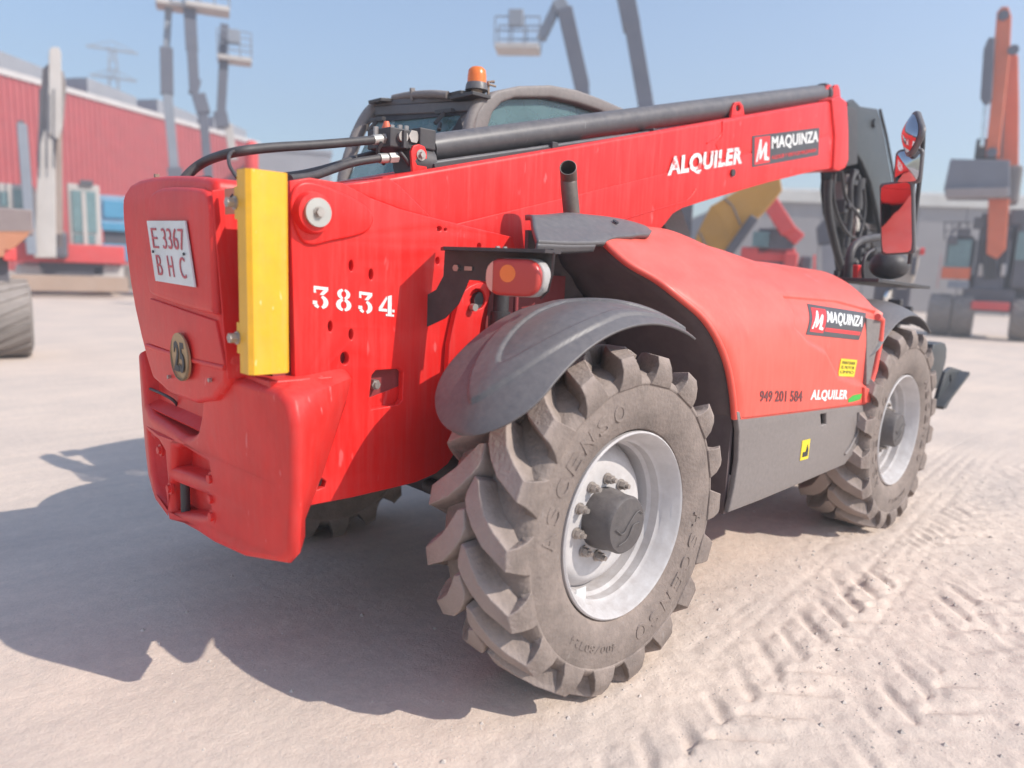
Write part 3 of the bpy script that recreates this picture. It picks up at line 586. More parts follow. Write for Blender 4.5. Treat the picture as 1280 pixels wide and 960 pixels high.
mb = MB(); p = AT(1048,238,y=-.04); mb.box((p.x-.05,-.10,p.z-.12),(p.x+.04,0,p.z+.06)); mb.tube([p+Vector((0,-.05,.05)), p+Vector((0,-.05,.12))], .03, 10); mb.build('solenoid_valve', GPL, T, bevel=.006)
mb = MB(); mb.beam(AT(1056,282,y=-.03), AT(1100,284,y=-.03), .05, .05); mb.build('cross_bar', GPL, T, bevel=.005)
mb = MB(); mb.tube(smoothpath([AT(1036,225,y=-.13), AT(1034,260,y=-.13), AT(1042,300,y=-.13), AT(1052,335,y=-.13), AT(1060,350,y=-.13)]), .03, 12); mb.build('hydraulic_hose', BLK, T, 60)
mb = MB(); mb.tube(smoothpath([AT(1068,215,y=-.14), AT(1062,235,y=-.14), AT(1064,270,y=-.14), AT(1058,310,y=-.14)]), .022, 12); mb.build('hydraulic_hose', BLK, T, 60)
for k, (px, py, w_, h_) in enumerate(((1064,222,.10,.12),(1052,258,.08,.10),(1080,300,.10,.14),(1092,318,.12,.12),(1062,330,.10,.10),(1072,318,.06,.10))):
    p = AT(px, py, y=-.10-.02*(k % 3)); mb = MB(); mb.box((p.x-w_/2,p.y-.04,p.z-h_/2),(p.x+w_/2,p.y+.04,p.z+h_/2)); mb.disc(p+Vector((0,-.04,0)), (0,-1,0), .022, .03, 8); mb.build('valve_bracket', DUL, T, bevel=.006)
for k, pts in enumerate((((1044,216),(1040,245),(1050,280),(1066,300),(1082,296)),((1052,214),(1056,250),(1074,268),(1090,300),(1094,330)),((1080,236),(1082,262),(1074,300),(1060,330)))):
    mb = MB(); mb.tube(smoothpath([AT(a, b, y=-.15-.01*k) for a, b in pts]), .014, 8); mb.build('hydraulic_hose', BLK, T, 60)
mb = MB(); mb.tube([AT(1100,137,y=-.128), AT(1108,170,y=-.128), AT(1120,236,y=-.128), AT(1121,262,y=-.128)], .012, 8); mb.build('head_edge', DUL, T, 60)
# fork carriage behind
mb = MB(); 
for yy in (-.45, .0, .45): mb.box((4.35,yy-.05,.25),(4.42,yy+.05,1.35))
mb.box((4.30,-.6,1.15),(4.36,.6,1.30)); mb.box((4.30,-.6,.35),(4.36,.6,.45)); mb.build('fork_carriage', DUL, T, bevel=.008)
# ---- hood
secR = [(-.45,1.725),(-.55,1.715),(-.63,1.66),(-.72,1.60),(-.82,1.52),(-.90,1.465),(-.965,1.41),(-1.03,1.315),(-1.07,1.22),(-1.09,1.12),(-1.10,1.02),(-1.10,.925)]
secF = [(-.40,1.545),(-.52,1.545),(-.64,1.540),(-.74,1.525),(-.83,1.49),(-.90,1.452),(-.96,1.41),(-1.02,1.36),(-1.07,1.30),(-1.095,1.18),(-1.10,1.0),(-1.10,.812)]
xst = [.36,.36,.33,.30,.33,.40,.45,.56,.62,.68,.73,.772]
xen = [2.30,2.31,2.31,2.31,2.31,2.30,2.29,2.28,2.265,2.235,2.205,2.19]
ridge = [(.0,0),(.6,0),(1.0,.045),(1.35,.012),(1.7,-.02),(2.0,-.005),(2.3,0)]
from bisect import bisect
def interp(tab, x):
    if x <= tab[0][0]: return tab[0][1]
    for (a, fa), (b__, fb) in zip(tab[:-1], tab[1:]):
        if x <= b__: k = (x-a)/(b__-a); k = k*k*(3-2*k); return fa+(fb-fa)*k
    return tab[-1][1]
def cr(tab, u):
    n = len(tab)-1; t_ = u*n; i = min(int(t_), n-1); f_ = t_-i
    def g(j): return np.array(tab[max(0, min(n, j))], float)
    p0, p1, p2, p3 = g(i-1), g(i), g(i+1), g(i+2)
    return .5*((2*p1)+(-p0+p2)*f_+(2*p0-5*p1+4*p2-p3)*f_**2+(-p0+3*p1-3*p2+p3)*f_**3)
inset = [(p.x, p.z) for p in (AT(a, b, y=-1.02 if b < 395 else -1.09) for a, b in ((990,372),(1050,377),(1092,392),(1086,484),(1046,470),(1032,440),(1012,428),(999,410),(990,388)))]
def sdpoly(P, x, z):
    d = 1e9; ins = False; n = len(P)
    for i in range(n):
        ax, az = P[i]; bx, bz_ = P[(i+1) % n]; ex, ez = bx-ax, bz_-az; wx, wz = x-ax, z-az
        k = max(0, min(1, (wx*ex+wz*ez)/(ex*ex+ez*ez))); d = min(d, math.hypot(wx-ex*k, wz-ez*k))
        if (az > z) != (bz_ > z) and x < (bx-ax)*(z-az)/(bz_-az)+ax: ins = not ins
    return -d if ins else d
def hoodpt(v, u, off=0.):
    xs = float(cr([(a,) for a in xst], u)[0]); xe = float(cr([(a,) for a in xen], u)[0]); x = xs+(xe-xs)*v
    k = min(1, max(0, (x-.3)/2.0)); k = k**.85; a = cr(secR, u)*(1-k)+cr(secF, u)*k
    w_ = max(0, 1-u*1.8); z = a[1]+interp(ridge, x)*w_; y = a[0]
    if u > .45:
        d = sdpoly(inset, x, z); s = max(0, min(1, .5-d/.020)); y += .018*s*s*(3-2*s)
    lip = max(0, 1-v/.035); y += .012*lip*lip*(u > .2); 
    return Vector((x, y, z))
mb = MB(); mb.grid(lambda v, u: hoodpt(v, u), 200, 140); hood = mb.build('engine_hood', CORAL, T, 180)
hoodme = hood.data; 
bvh = BVHTree.FromPolygons([v.co[:] for v in hoodme.vertices], [p.vertices[:] for p in hoodme.polygons])
hood.modifiers.new('solid', 'SOLIDIFY').thickness = .012
if hoodme.polygons[0].normal.dot(Vector((0,-1,.3))) > 0: hood.modifiers['solid'].offset = -1
else: hood.modifiers['solid'].offset = 1
# rolled lip along the arch edge
mb = MB(); lipp = [hoodpt(0, .26+.74*k/40)+Vector((.0,.01,-.004)) for k in range(41)]; mb.tube(lipp, .015, 10); mb.build('hood_lip', CORAL, hood, 60)
mb = MB(); mb.tube([hoodpt(0.02, 1)+Vector((-.01,.012,.0)), hoodpt(1, 1)+Vector((0,.012,.0))], .012, 8); mb.build('hood_edge', CORAL, hood, 60)
# black cap over the rear of the hood
cap = [(0.30,.00),(.28,.18),(.26,.30),(.22,.42)]
def sstep(e0, e1, x): k = max(0, min(1, (x-e0)/(e1-e0))); return k*k*(3-2*k)
def cappt(a, b):
    u = .02+.255*b; x0 = .08-.19*b; x1 = interp([(0,.55),(.12,.68),(.35,.74),(.55,.72),(.72,.66),(.83,.50),(.90,.33),(1,.27)], b); x = x0+(x1-x0)*a
    k = min(1, max(0, (x-.3)/2)); k = k**.85; q = cr(secR, u)*(1-k)+cr(secF, u)*k
    n = Vector((0,-.55,.83)); e = .020+.003*math.sin(PI*min(1, a))
    return Vector((x, q[0], q[1]-(.070-.02*b)*(1-sstep(.0, .70, x))))+n*e
mb = MB(); mb.grid(lambda a, b: cappt(a, b), 40, 24); cap = mb.build('hood_cap', GDK, T, 180); cap.modifiers.new('solid', 'SOLIDIFY').thickness = .03; cap.modifiers['solid'].offset = 0; cap.modifiers['solid'].thickness = .02
mb = MB(); 
def skirt(a, v):
    p = cappt(a, 1); return p+Vector((0, .012*v, -.035*v*(1-.3*a)))
mb.grid(lambda a, v: skirt(a*.85, v), 30, 3); mb.build('cap_skirt', GDK, cap, 180, solid=.008)
mb = MB(); p = AT(760,283,y=-.55); n = Vector((0,-.55,.83)); mb.disc(cappt(.66,.50)+n*.016, n, .014, .004, 12); mb.build('cap_plug', INK, cap)
# front grille (dark trapezoid) at front end of hood
def hp(a, b, off=.004): p = AT(a, b, y=-1.1); return Vector((p.x, -1.1-off, p.z))
gp = [(1080,397),(1098,401),(1096,420),(1084,480),(1080,481)]
MBg = MB(); h_ = lambda a, b: (lambda r_: r_[0] if r_[0] else AT(a, b, y=-1.09))(bvh.ray_cast(Vector(CP), Vector(ray(a, b)).normalized())); v = [h_(a, b)+Vector((0,-.004,0)) for a, b in gp]; v = [q_+Vector((0,-.010,0)) for q_ in v]; MBg.prism(v, (0,.03,0)); MBg.build('side_grille', GPL, hood, bevel=.003)
mb = MB(); mb.tube([AT(1097,396,y=-1.10), AT(1102,400,y=-1.10), AT(1100,425,y=-1.10), AT(1093,462,y=-1.10), AT(1086,484,y=-1.10)], .018, 10); mb.build('hood_corner_frame', CORAL, hood, 60)
me = curve_mesh('hood_corner_block', [[(AT(a,b,y=-1.11).x, AT(a,b,y=-1.11).z) for a, b in ((1080,484),(1088,486),(1088,503),(1080,504))]], .03, .008, Matrix.Translation((0,-1.085,0)) @ MXZ, 3); link(me, 'hood_corner_block', CORAL, hood, 40)
mb = MB(); mb.grid(lambda a, b: Vector((2.29-.09*b, -.40-.69*a, 1.53-.72*b-.22*a*(1-b)*a)), 8, 8); mb.build('hood_front', CORAL, hood, 180, solid=.01)
def HB(a, b):
    h = bvh.ray_cast(Vector(CP), Vector(ray(a, b)).normalized()); return h[0] if h[0] else AT(a, b, y=-1.09)
# stickers on hood
O, A, B = HB(1007,418), HB(1073,425), HB(1008.5,379.5); hs = panel('company_sticker', O, A, B, STK, hood, .0012, 10, 5, bvh)
def sq2(u, v): return O+(A-O)*u+(B-O)*v
def lift(o, d): 
    for v_ in o.data.vertices: v_.co.y -= d
lift(panel('sticker_square', sq2(.04,.10), sq2(.27,.10), sq2(.04,.90), SRD, hs, .001, 4, 4, bvh), .0015)
lift(lettering('sticker_lettering', 'MAQUINZA', sq2(.29,.40), sq2(.965,.40), sq2(.29,.86), WHT, hs, .028, .001, drape=bvh), .0015)
lift(panel('sticker_bar', sq2(.29,.16), sq2(.97,.16), sq2(.29,.29), SRD, hs, .001, 8, 1, bvh), .0015)
P = [(.02,.08),(.30,.93),(.42,.93),(.42,.40),(.72,.80),(.82,.76),(.80,.22),(.98,.18),(.96,.06),(.62,.10),(.62,.52),(.38,.16),(.28,.16),(.28,.62),(.14,.08)]
lift(flatdecal('sticker_logo', [sq2(.05+.20*a, .14+.72*b) for a, b in P], [tuple(range(len(P)))], Vector((0,-1,0)), WHT, hs, .001, bvh), .003)
O, A, B = HB(1048,470), HB(1067,471), HB(1051,448); ys = panel('warning_sticker', O, A, B, SYL, hood, .0012, 3, 3, bvh)
for k, s in enumerate(('MANTENER', 'EL MOTOR', 'LIMPIO')):
    lift(lettering('sticker_lettering', s, O+(A-O)*.1+(B-O)*(.70-.27*k), O+(A-O)*.9+(B-O)*(.70-.27*k), O+(A-O)*.1+(B-O)*(.87-.27*k), INK, ys, .0, .001, drape=bvh), .0015)
for s, a, b in (('949',949,964.5),('201',968,982),('584',987,1002)): lettering('phone_lettering', s, AT(a,502,y=-1.1), AT(b,502,y=-1.1), AT(a+1,488,y=-1.1), INKF, hood, .02, .001, drape=bvh)
lettering('lettering', 'ALQUILER', AT(1012,502,y=-1.1), AT(1058,501,y=-1.1), AT(1014,487,y=-1.1), WHT, hood, .045, .001, drape=bvh)
mb = [AT(a, b, y=-1.1) for a, b in ((1060,499),(1066,494),(1077,492),(1075,499),(1066,502),(1060,503))]; flatdecal('green_mark', mb, [tuple(range(6))], Vector((0,-1,0)), GRN, hood, .001, bvh)
# lower grey panel
lpn = platey('lower_panel', [(921,514),(960,513),(1080,506),(1080,522),(1076,545),(1068,566),(1056,581),(1000,605),(950,626),(911,641),(918,610),(923,575),(924,540)], [[(1026,518),(1033,517),(1033,530),(1027,532)]], -1.095, -1.068, GPL, T, .008, 40)
MB().box((.85,-1.06,.62),(1.95,-1.03,.86)).build('panel_backing', HOLE, lpn)
mb = MB(); mb.beam(AT(1028,522,y=-1.07), AT(1032,530,y=-1.07), .02, .03); mb.build('latch', DUL, lpn)
O, A, B = AT(1000,576,y=-1.097), AT(1010,573,y=-1.097), AT(1003,551,y=-1.097); ys = panel('warning_sticker', O, A, B, SYL, lpn, .0012)
f_ = lambda u, v: O+(A-O)*u+(B-O)*v+Vector((0,-.0015,0))
flatdecal('sticker_mark', [f_(.2,.15), f_(.85,.15), f_(.85,.5), f_(.7,.75), f_(.55,.4), f_(.2,.4)], [(0,1,2,3,4,5)], Vector((0,-1,0)), INK, ys, .001)
mb = MB(); mb.tube([AT(1073,515,y=-1.098), AT(1072,540,y=-1.098), AT(1062,560,y=-1.098), AT(1056,568,y=-1.098)], .007, 6); mb.build('panel_rib', GPL, lpn, 60)
# wheel-well liners
mb = MB()
def linr(a, b):
    p = hoodpt(0, .16+.84*b); return Vector((p.x+.015-.30*a*(1-b)*0, p.y+.02+(-.42-(p.y+.02))*a, p.z-.012+.0*a))
mb.grid(linr, 6, 40); mb.build('wheel_arch_liner', LINER, T, 180, solid=.006)
mb = MB(); mb.box((.14,-.44,.60),(.95,-.42,1.63)); mb.box((.78,-1.06,.46),(.80,-.42,.94)); mb.build('inner_liner', LINER, T)
mb = MB(); mb.box((.10,-.46,1.34),(.80,-.435,1.355)); mb.build('liner_rib', DUL, T)
# exhaust
p0, p1 = AT(716,280,y=-.42), AT(711,232,y=-.42); ex = MB()
ex.tube(smoothpath([p0-Vector((0,0,.15)), p0, p1, p1+Vector((-.002,0,.035)), p1+Vector((-.055,-.040,.066))], 3), .034, 20, caps=False); exo = ex.build('exhaust_pipe', mat('heat_tinted_steel', (.17,.14,.12), .5, .6, .15, var=.35, scale=9), T, 180, solid=.004)
# ---- tail lamp bracket
P0 = np.array([-.41,-.51,0]); P1 = np.array([-.25,-.95,0]); e1 = Vector(P1-P0).normalized(); nn = Vector((e1.y, -e1.x, 0)); nn = nn if nn.x < 0 else -nn
def BP(a, b, off=0.): q = Vector(ATP(a, b, Vector(P0)+nn*off, np.array(nn))); return q
mb = MB(); L = (Vector(P1)-Vector(P0)).length
def bl(s, o, z): q = Vector(P0)+e1*s+nn*o; return Vector((q.x, q.y, z))
zt = 1.526
mb.add([bl(.02,-.03,zt), bl(L+.01,-.03,zt), bl(L+.01,.10,zt), bl(.11,.10,zt), bl(.02,-.03,zt+.011), bl(L+.01,-.03,zt+.011), bl(L+.01,.10,zt+.011), bl(.11,.10,zt+.011)], [(0,3,2,1),(4,5,6,7),(0,1,5,4),(1,2,6,5),(2,3,7,6),(3,0,4,7)])
mb.tube([BP(693,315,.10), BP(690,345,.07), BP(685,364,.04), BP(676,373,.0)], .0035, 6)
br = mb.build('lamp_bracket', DUL, T)
mb = MB(); q = [BP(a, b) for a, b in ((556,311),(692,311),(688,350),(684,366),(660,372),(612,352),(586,350),(573,380),(556,398),(535,408),(508,408),(506,372),(513,368),(530,371),(545,362),(554,345))]
mb.prism(q, nn*-.006); mb.build('bracket_plate', DUL, br, bevel=.001)
mb = MB(); p = BP(571,335,.006); mb.disc(p-nn*.01, nn, .012, .02, 6); mb.beam(p+e1*.03-nn*.002, p+e1*.06-nn*.002, .006, .014); mb.build('bracket_bolt', STL, br, 30)
mb = MB(); 
for px in (622,631): p = AT(px, 311, y=-.82); p.z = zt+.005; mb.disc(p, (0,0,1), .008, .012, 6)
mb.build('bracket_bolt', ALU, br, 30)
cL = BP(648,347,.05); 
def lampmesh(w2, h2, d0, d1, m, name, par, bev):
    lp_ = rrect(-w2,-h2,w2,h2,h2*.85,6); me = curve_mesh(name, [lp_], abs(d1-d0)/2, bev, Matrix.Identity(4), 4)
    Mx = Matrix((( e1.x, 0, nn.x, cL.x), (e1.y, 0, nn.y, cL.y), (0, 1, 0, cL.z), (0,0,0,1))) @ Matrix.Translation((0,0,(d0+d1)/2))
    me.transform(Mx); return link(me, name, m, par, 50)
lamp = lampmesh(.098,.062,-.045,.012, ALU and mat('lamp_housing_grey',(.42,.40,.39),.5,0,.1), 'tail_lamp', T, .01)
lampmesh(.095,.059,.012,.050, LRED, 'lamp_lens', lamp, .014)
lpz = [(x, y) for x, y in rrect(-.092,-.056,.092,.056,.048,6) if x < -.06]; mb = MB(); mb.prism([cL+e1*x+Vector((0,0,y))+nn*.0505 for x, y in lpz], nn*.001); mb.build('pale_segment', lens('pale_lens', (.72,.33,.27)), lamp)
p = cL-e1*.035+nn*.050; mb = MB(); mb.disc(p+Vector((0,0,.012))+e1*.02, nn, .028, .001, 24); mb.build('amber_segment', LAMB, lamp, 40)
# ---- wheels
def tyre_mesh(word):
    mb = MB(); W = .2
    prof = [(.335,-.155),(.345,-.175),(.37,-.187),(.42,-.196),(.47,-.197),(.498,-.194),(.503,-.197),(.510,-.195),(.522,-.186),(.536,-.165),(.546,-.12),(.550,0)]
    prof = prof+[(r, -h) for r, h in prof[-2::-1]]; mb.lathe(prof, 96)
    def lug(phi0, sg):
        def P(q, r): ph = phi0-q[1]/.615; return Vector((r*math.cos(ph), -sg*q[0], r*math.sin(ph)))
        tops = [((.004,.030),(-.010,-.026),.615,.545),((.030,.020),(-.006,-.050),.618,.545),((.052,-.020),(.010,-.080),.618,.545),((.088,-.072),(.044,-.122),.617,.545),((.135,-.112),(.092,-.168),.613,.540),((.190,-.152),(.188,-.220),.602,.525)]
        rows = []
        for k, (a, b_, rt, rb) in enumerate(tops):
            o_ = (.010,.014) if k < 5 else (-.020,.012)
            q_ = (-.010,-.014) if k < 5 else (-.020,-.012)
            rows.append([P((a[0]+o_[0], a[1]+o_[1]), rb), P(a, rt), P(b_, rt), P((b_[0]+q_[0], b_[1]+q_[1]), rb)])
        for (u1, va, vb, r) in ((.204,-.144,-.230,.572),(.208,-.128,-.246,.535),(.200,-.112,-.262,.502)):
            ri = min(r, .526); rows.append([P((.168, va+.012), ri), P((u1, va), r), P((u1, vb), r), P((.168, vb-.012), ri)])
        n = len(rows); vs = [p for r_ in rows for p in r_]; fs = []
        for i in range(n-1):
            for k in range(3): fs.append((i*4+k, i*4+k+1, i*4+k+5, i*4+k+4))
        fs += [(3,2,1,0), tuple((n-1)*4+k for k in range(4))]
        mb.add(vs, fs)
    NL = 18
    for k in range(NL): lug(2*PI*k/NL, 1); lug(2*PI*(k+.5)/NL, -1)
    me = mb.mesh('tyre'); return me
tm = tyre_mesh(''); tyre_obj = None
WHEEL_TXT = []
def ring_letters(word, rad, size, a0, step, y):
    mb = MB()
    for i, ch in enumerate(word):
        v, f = text_unit(ch, .0); a = a0-step*i        # seen from -Y, +X to the right: clockwise reading
        n = Vector((math.cos(a), 0, math.sin(a))); tx = Vector((math.sin(a), 0, -math.cos(a)))
        wdt = size*(.42 if ch in 'I1' else .95); O_ = n*(rad-size/2)-tx*wdt/2; vs = [O_+tx*wdt*p+n*size*q+Vector((0, y, 0)) for p, q in v]; N_ = len(vs)
        mb.add([q+Vector((0,-.0005,0)) for q in vs]+[q+Vector((0,.006,0)) for q in vs], list(f))
        cnt = {(q[i_], q[(i_+1) % len(q)]) for q in f for i_ in range(len(q))}
        mb.f += [(a_+len(mb.v)-2*N_, b__+len(mb.v)-2*N_, b__+len(mb.v)-N_, a_+len(mb.v)-N_) for a_, b__ in cnt if (b__, a_) not in cnt]
    return mb
def make_wheel(name, loc, flip, spin, front=False):
    wmb = MB()
    rimp = [(.318,-.150),(.330,-.158),(.336,-.165),(.336,-.178),(.330,-.183),(.322,-.176),(.314,-.150),(.303,-.140),(.300,-.118),(.287,-.106),(.286,-.072),(.275,-.060),(.274,-.01),(.274,.06),(.30,.10),(.33,.15)]
    wmb.lathe(rimp, 72); wo = wmb.build('wheel', RIM, T, 40)
    wo.location = loc; wo.rotation_euler = (0, spin if not flip else -spin, PI if flip else 0)
    d = MB(); d.lathe([(.277,.000),(.262,-.020),(.240,-.045),(.215,-.060),(.17,-.060),(.10,-.060),(.0,-.060)], 64); d.build('wheel_disc', RIM, wo, 60)
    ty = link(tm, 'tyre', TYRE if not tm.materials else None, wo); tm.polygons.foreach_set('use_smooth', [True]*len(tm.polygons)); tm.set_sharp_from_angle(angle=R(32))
    if not ty.modifiers:
        md = ty.modifiers.new('bevel', 'BEVEL'); md.width = .003; md.segments = 2; md.limit_method = 'ANGLE'; md.angle_limit = R(38)
    h = MB(); h.lathe([(.112,-.060),(.110,-.10),(.104,-.125),(.104,-.165),(.096,-.176),(.0,-.180)], 48); hb = h.build('hub', HUB, wo, 40)
    s_ = MB(); s_.tube(smoothpath([(-.07,-.182,.0),(-.03,-.182,-.03),(.0,-.182,.01),(.05,-.182,.05),(.08,-.182,.03)]), .002, 6); s_.tube(smoothpath([(-.05,-.182,-.06),(.0,-.182,-.05),(.02,-.182,-.0),(.06,-.182,.0)]), .002, 6); s_.build('hub_emblem', HUB, wo, 60)
    nm = MB(); nm.disc((0,0,0), (0,-1,0), .021, .006, 16); nm.disc((0,-.006,0), (0,-1,0), .016, .022, 6); nm.disc((0,-.028,0), (0,-1,0), .009, .014, 10); nme = nm.mesh('wheel_nut')
    for k in range(10):
        a = 2*PI*k/10+.2; link(nme, 'wheel_nut', None if nme.materials else STL, wo, loc=(.142*math.cos(a), -.062, .142*math.sin(a)))
    for a0, wd in ((R(174) if not front else R(45), 'ASCENSO'), (R(-8) if not front else R(225), 'ASCENSO')):
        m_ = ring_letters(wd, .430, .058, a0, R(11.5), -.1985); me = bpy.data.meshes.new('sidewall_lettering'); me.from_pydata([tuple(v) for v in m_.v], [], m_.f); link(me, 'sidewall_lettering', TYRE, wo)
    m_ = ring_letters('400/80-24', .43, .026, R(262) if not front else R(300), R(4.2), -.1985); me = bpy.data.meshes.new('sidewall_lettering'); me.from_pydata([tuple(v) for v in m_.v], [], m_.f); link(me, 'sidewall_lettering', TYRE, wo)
    vs = MB(); vs.box((-.17,-.105,-.262),(-.12,-.101,-.215)); vs.build('balance_weight', PLT, wo)
    return wo
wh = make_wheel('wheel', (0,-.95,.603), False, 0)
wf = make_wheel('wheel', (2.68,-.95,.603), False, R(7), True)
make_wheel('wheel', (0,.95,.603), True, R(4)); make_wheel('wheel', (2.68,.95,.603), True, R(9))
# ---- mudguards
def sstep(e0, e1, x): k = max(0, min(1, (x-e0)/(e1-e0))); return k*k*(3-2*k)
def mudguard(cx, a0, a1, front, sgn=1, yc=-.955, hw=.205):
    mb = MB()
    def f(a, b):
        th = R(a0+(a1-a0)*a)
        tl = min(1, a/.22); wl = math.sqrt(max(0., 1-(1-tl)**2.2))
        half = hw*(wl*.97+.03); yo = yc-half; yi = yc+half
        cut = 0 if front else sstep(.60, .80, a)*.20+sstep(.78, 1.0, a)*.19
        if front: cut = sstep(.75, 1., a)*.10
        yi = yi-cut; y = yo+(yi-yo)*b; s_ = (y-yc)/.235
        r = .770-.080*max(0, -s_)**2.0-.02*max(0, s_)**2-.035*(1-wl)
        q = (b-.46)*2; w1 = .72*math.sin(PI*min(1, max(0, (a-.09)/.86)))**.55; w2 = .50*math.sin(PI*min(1, max(0, (a-.22)/.66)))**.6
        r += .010*(1-sstep(w1-.035, w1, abs(q)))-.010*(1-sstep(w2-.035, w2, abs(q+.05))) if not front else 0
        return Vector((cx+r*math.cos(th), sgn*y, .6+r*math.sin(th)))
    mb.grid(f, 150, 110); return mb.build('mudguard', GDK, T, 180, solid=.008)
mudguard(0, 149, 66, False); mudguard(0, 150, 62, False, -1)
mudguard(2.68, 148, 56, True, 1, -.885, .235); mudguard(2.68, 150, 60, True, -1, -.90, .20)
mb = MB(); mb.box((2.25,-.72,1.27),(2.9,-.40,1.30)); mb.build('mudguard_shelf', GDK, T, bevel=.01)
mb = MB(); mb.tube([(-.05,-.45,1.22),(-.05,-.9,1.31)], .022, 10); mb.build('mudguard_stay', DUL, T, 60)
# ---- front stabiliser
st = platey('stabiliser', smoothpoly([(1165,432),(1176,427),(1184,430),(1183,452),(1176,472),(1170,490),(1163,474)],1), [], -.98, -.88, HEAD, T, .01)
platey('stabiliser_pad', [(1170,508),(1182,465),(1190,459),(1203,463),(1204,472),(1183,511)], [ell(1188,474,1.2,6,8)], -.96, -.93, HEAD, st, .004)
mb = MB(); a, b_ = AT(1172,509,y=-.99), AT(1205,466,y=-.99); mb.beam(a, b_, .025, .08, (0,1,0)); mb.build('pad_plate', HEAD, st)
mb = MB(); mb.box((3.3,-.88,.75),(3.9,-.3,.95)); mb.build('stabiliser_arm', DUL, st, bevel=.01)
# ---- mirrors
pole = MB(); pole.tube(smoothpath([AT(1154,168,y=-1.1), AT(1153,190,y=-1.1), AT(1148,240,y=-1.1), AT(1140,300,y=-1.1), AT(1137,330,y=-1.1)],2), .013, 10); po = pole.build('mirror_pole', DUL, T, 60)
for y_, x_ in ((168,1154),(208,1151)):
    mb = MB(); mb.disc(AT(x_, y_, y=-1.115), (0,1,0), .022, .04, 12); mb.build('pole_clamp', DUL, po, 50)
def mirror(c, w2, h2, rc_, rotz, tilt, roll, bulge, rad):
    "c centre; faces backwards (-X) turned by rotz, tilt"
    Rm = Matrix.Translation(c) @ Matrix.Rotation(rotz,4,'Z') @ Matrix.Rotation(tilt,4,'Y') @ Matrix.Rotation(roll,4,'X')
    me = curve_mesh('mirror', [rrect(-w2,-h2,w2,h2,rc_,5)], .016, .012, Rm @ Matrix.Translation((.012,0,0)) @ MYZ, 3); mo = link(me, 'mirror', GDK, T, 50)
    mb = MB(); n = 16
    def f(a, b):
        ra, th = a, 2*PI*b; x = math.cos(th); y = math.sin(th); k = 1/max(abs(x), abs(y)); sq_ = (abs(x)**rad+abs(y)**rad)**(-1/rad)
        u = x*sq_*ra*(w2-.012); v = y*sq_*ra*(h2-.012); return Rm @ Vector((-.008-bulge*(1-ra*ra), u, v))
    mb.grid(f, 10, 40); mb.build('mirror_glass', MIR, mo, 180); return mo
mirror(AT(1139,167,y=-1.08), .09, .13, .06, R(-50), R(8), R(-50), .03, 3)
mirror(AT(1135,208,y=-1.07), .075, .095, .03, R(-4), R(-4), R(0), .016, 6)
mirror(AT(1121,273,y=-1.03), .095, .205, .02, R(-5), R(-9), R(-4), .001, 10)
# ---- front rail, headlamp and clutter ahead of the hood
mb = MB(); mb.tube(smoothpath([AT(1060,350,y=-.75), AT(1061,322,y=-.75), AT(1068,304,y=-.75), AT(1085,298,y=-.75), AT(1108,296,y=-.75)],3), .025, 12); mb.build('guard_rail', DUL, T, 60)
mb = MB(); mb.tube(smoothpath([AT(1080,352,y=-.85), AT(1078,335,y=-.85), AT(1082,318,y=-.85), AT(1092,312,y=-.85)],3), .010, 10); mb.build('guard_rail', DUL, T, 60)
mb = MB(); c_ = AT(1104,331,y=-.85)
mb.lathe([(.0,-.02),(.055,0),(.085,.05),(.09,.12),(.085,.17),(.078,.185)], 24, c_, 'x'); hl = mb.build('work_lamp', DUL, T, 50)
for v_ in hl.data.vertices: v_.co.y = c_.y+(v_.co.y-c_.y)*1.25
mb = MB(); mb.disc(c_+Vector((.17,-.085,0)), (0,-1,.0), .035, .01, 16); mb.build('lamp_reflector', GPL, hl, 40)
mb = MB(); a, b_ = AT(1060,349,y=-.8), AT(1128,358,y=-.8); mb.beam(a, b_, .35, .02); mb.build('front_plate', DUL, T, bevel=.003)
mb = MB(); p = AT(1071,343,y=-.7); mb.box((p.x-.04,-.72,p.z-.05),(p.x+.04,-.64,p.z+.06)); mb.box((p.x+.06,-.7,p.z-.05),(p.x+.14,-.64,p.z+.0)); mb.build('valve_cap', SRD, T, bevel=.008)
mb = MB(); 
for k in range(6): p = AT(1046+k*5, 342+3*math.sin(k*2.1), y=-.6); mb.disc(p-Vector((0,0,.05)), (0,0,1), .02, .07+.02*math.sin(k), 8)
mb.build('hose_union', DUL, T, 40)
# ---- cab
YC0, YC1 = .27, 1.02
def C(a, b, y=YC0): q = AT(a, b, y=y); return (q.x, q.z)
rp = C(592,158)
frame_o = [(rp[0]-.10,.75),(rp[0]-.08,1.5),(rp[0]-.02,rp[1]-.12),C(597,140),C(607,124),C(622,113),C(650,107),C(690,106),C(722,112),C(752,123),C(784,137),C(815,158),(2.45,1.75),(2.35,1.2),(2.2,.75)]
win = [(rp[0]+.13,1.0),(rp[0]+.13,1.6),C(611,158),C(617,140),C(628,128),C(645,122),C(690,122),C(722,129),C(752,139),C(775,152),(2.20,1.70),(2.1,1.25),(2.0,1.0)]
cf = curve_mesh('cab_frame', [frame_o, win], .04, .015, Matrix.Translation((0,YC0+.04,0)) @ MXZ, 3)
cab = link(cf, 'cab_frame', GPL, T, 45)
cf2 = curve_mesh('cab_frame', [frame_o, win], .04, .015, Matrix.Translation((0,YC1-.04,0)) @ MXZ, 3); link(cf2, 'cab_frame', GDK, T, 45)
for yy in (YC0+.05, YC1-.05):
    mb = MB(); mb.prism([(x, yy, z) for x, z in win], (0,.004,0)); mb.build('window', GLS, cab)
xs_, zs_ = rp
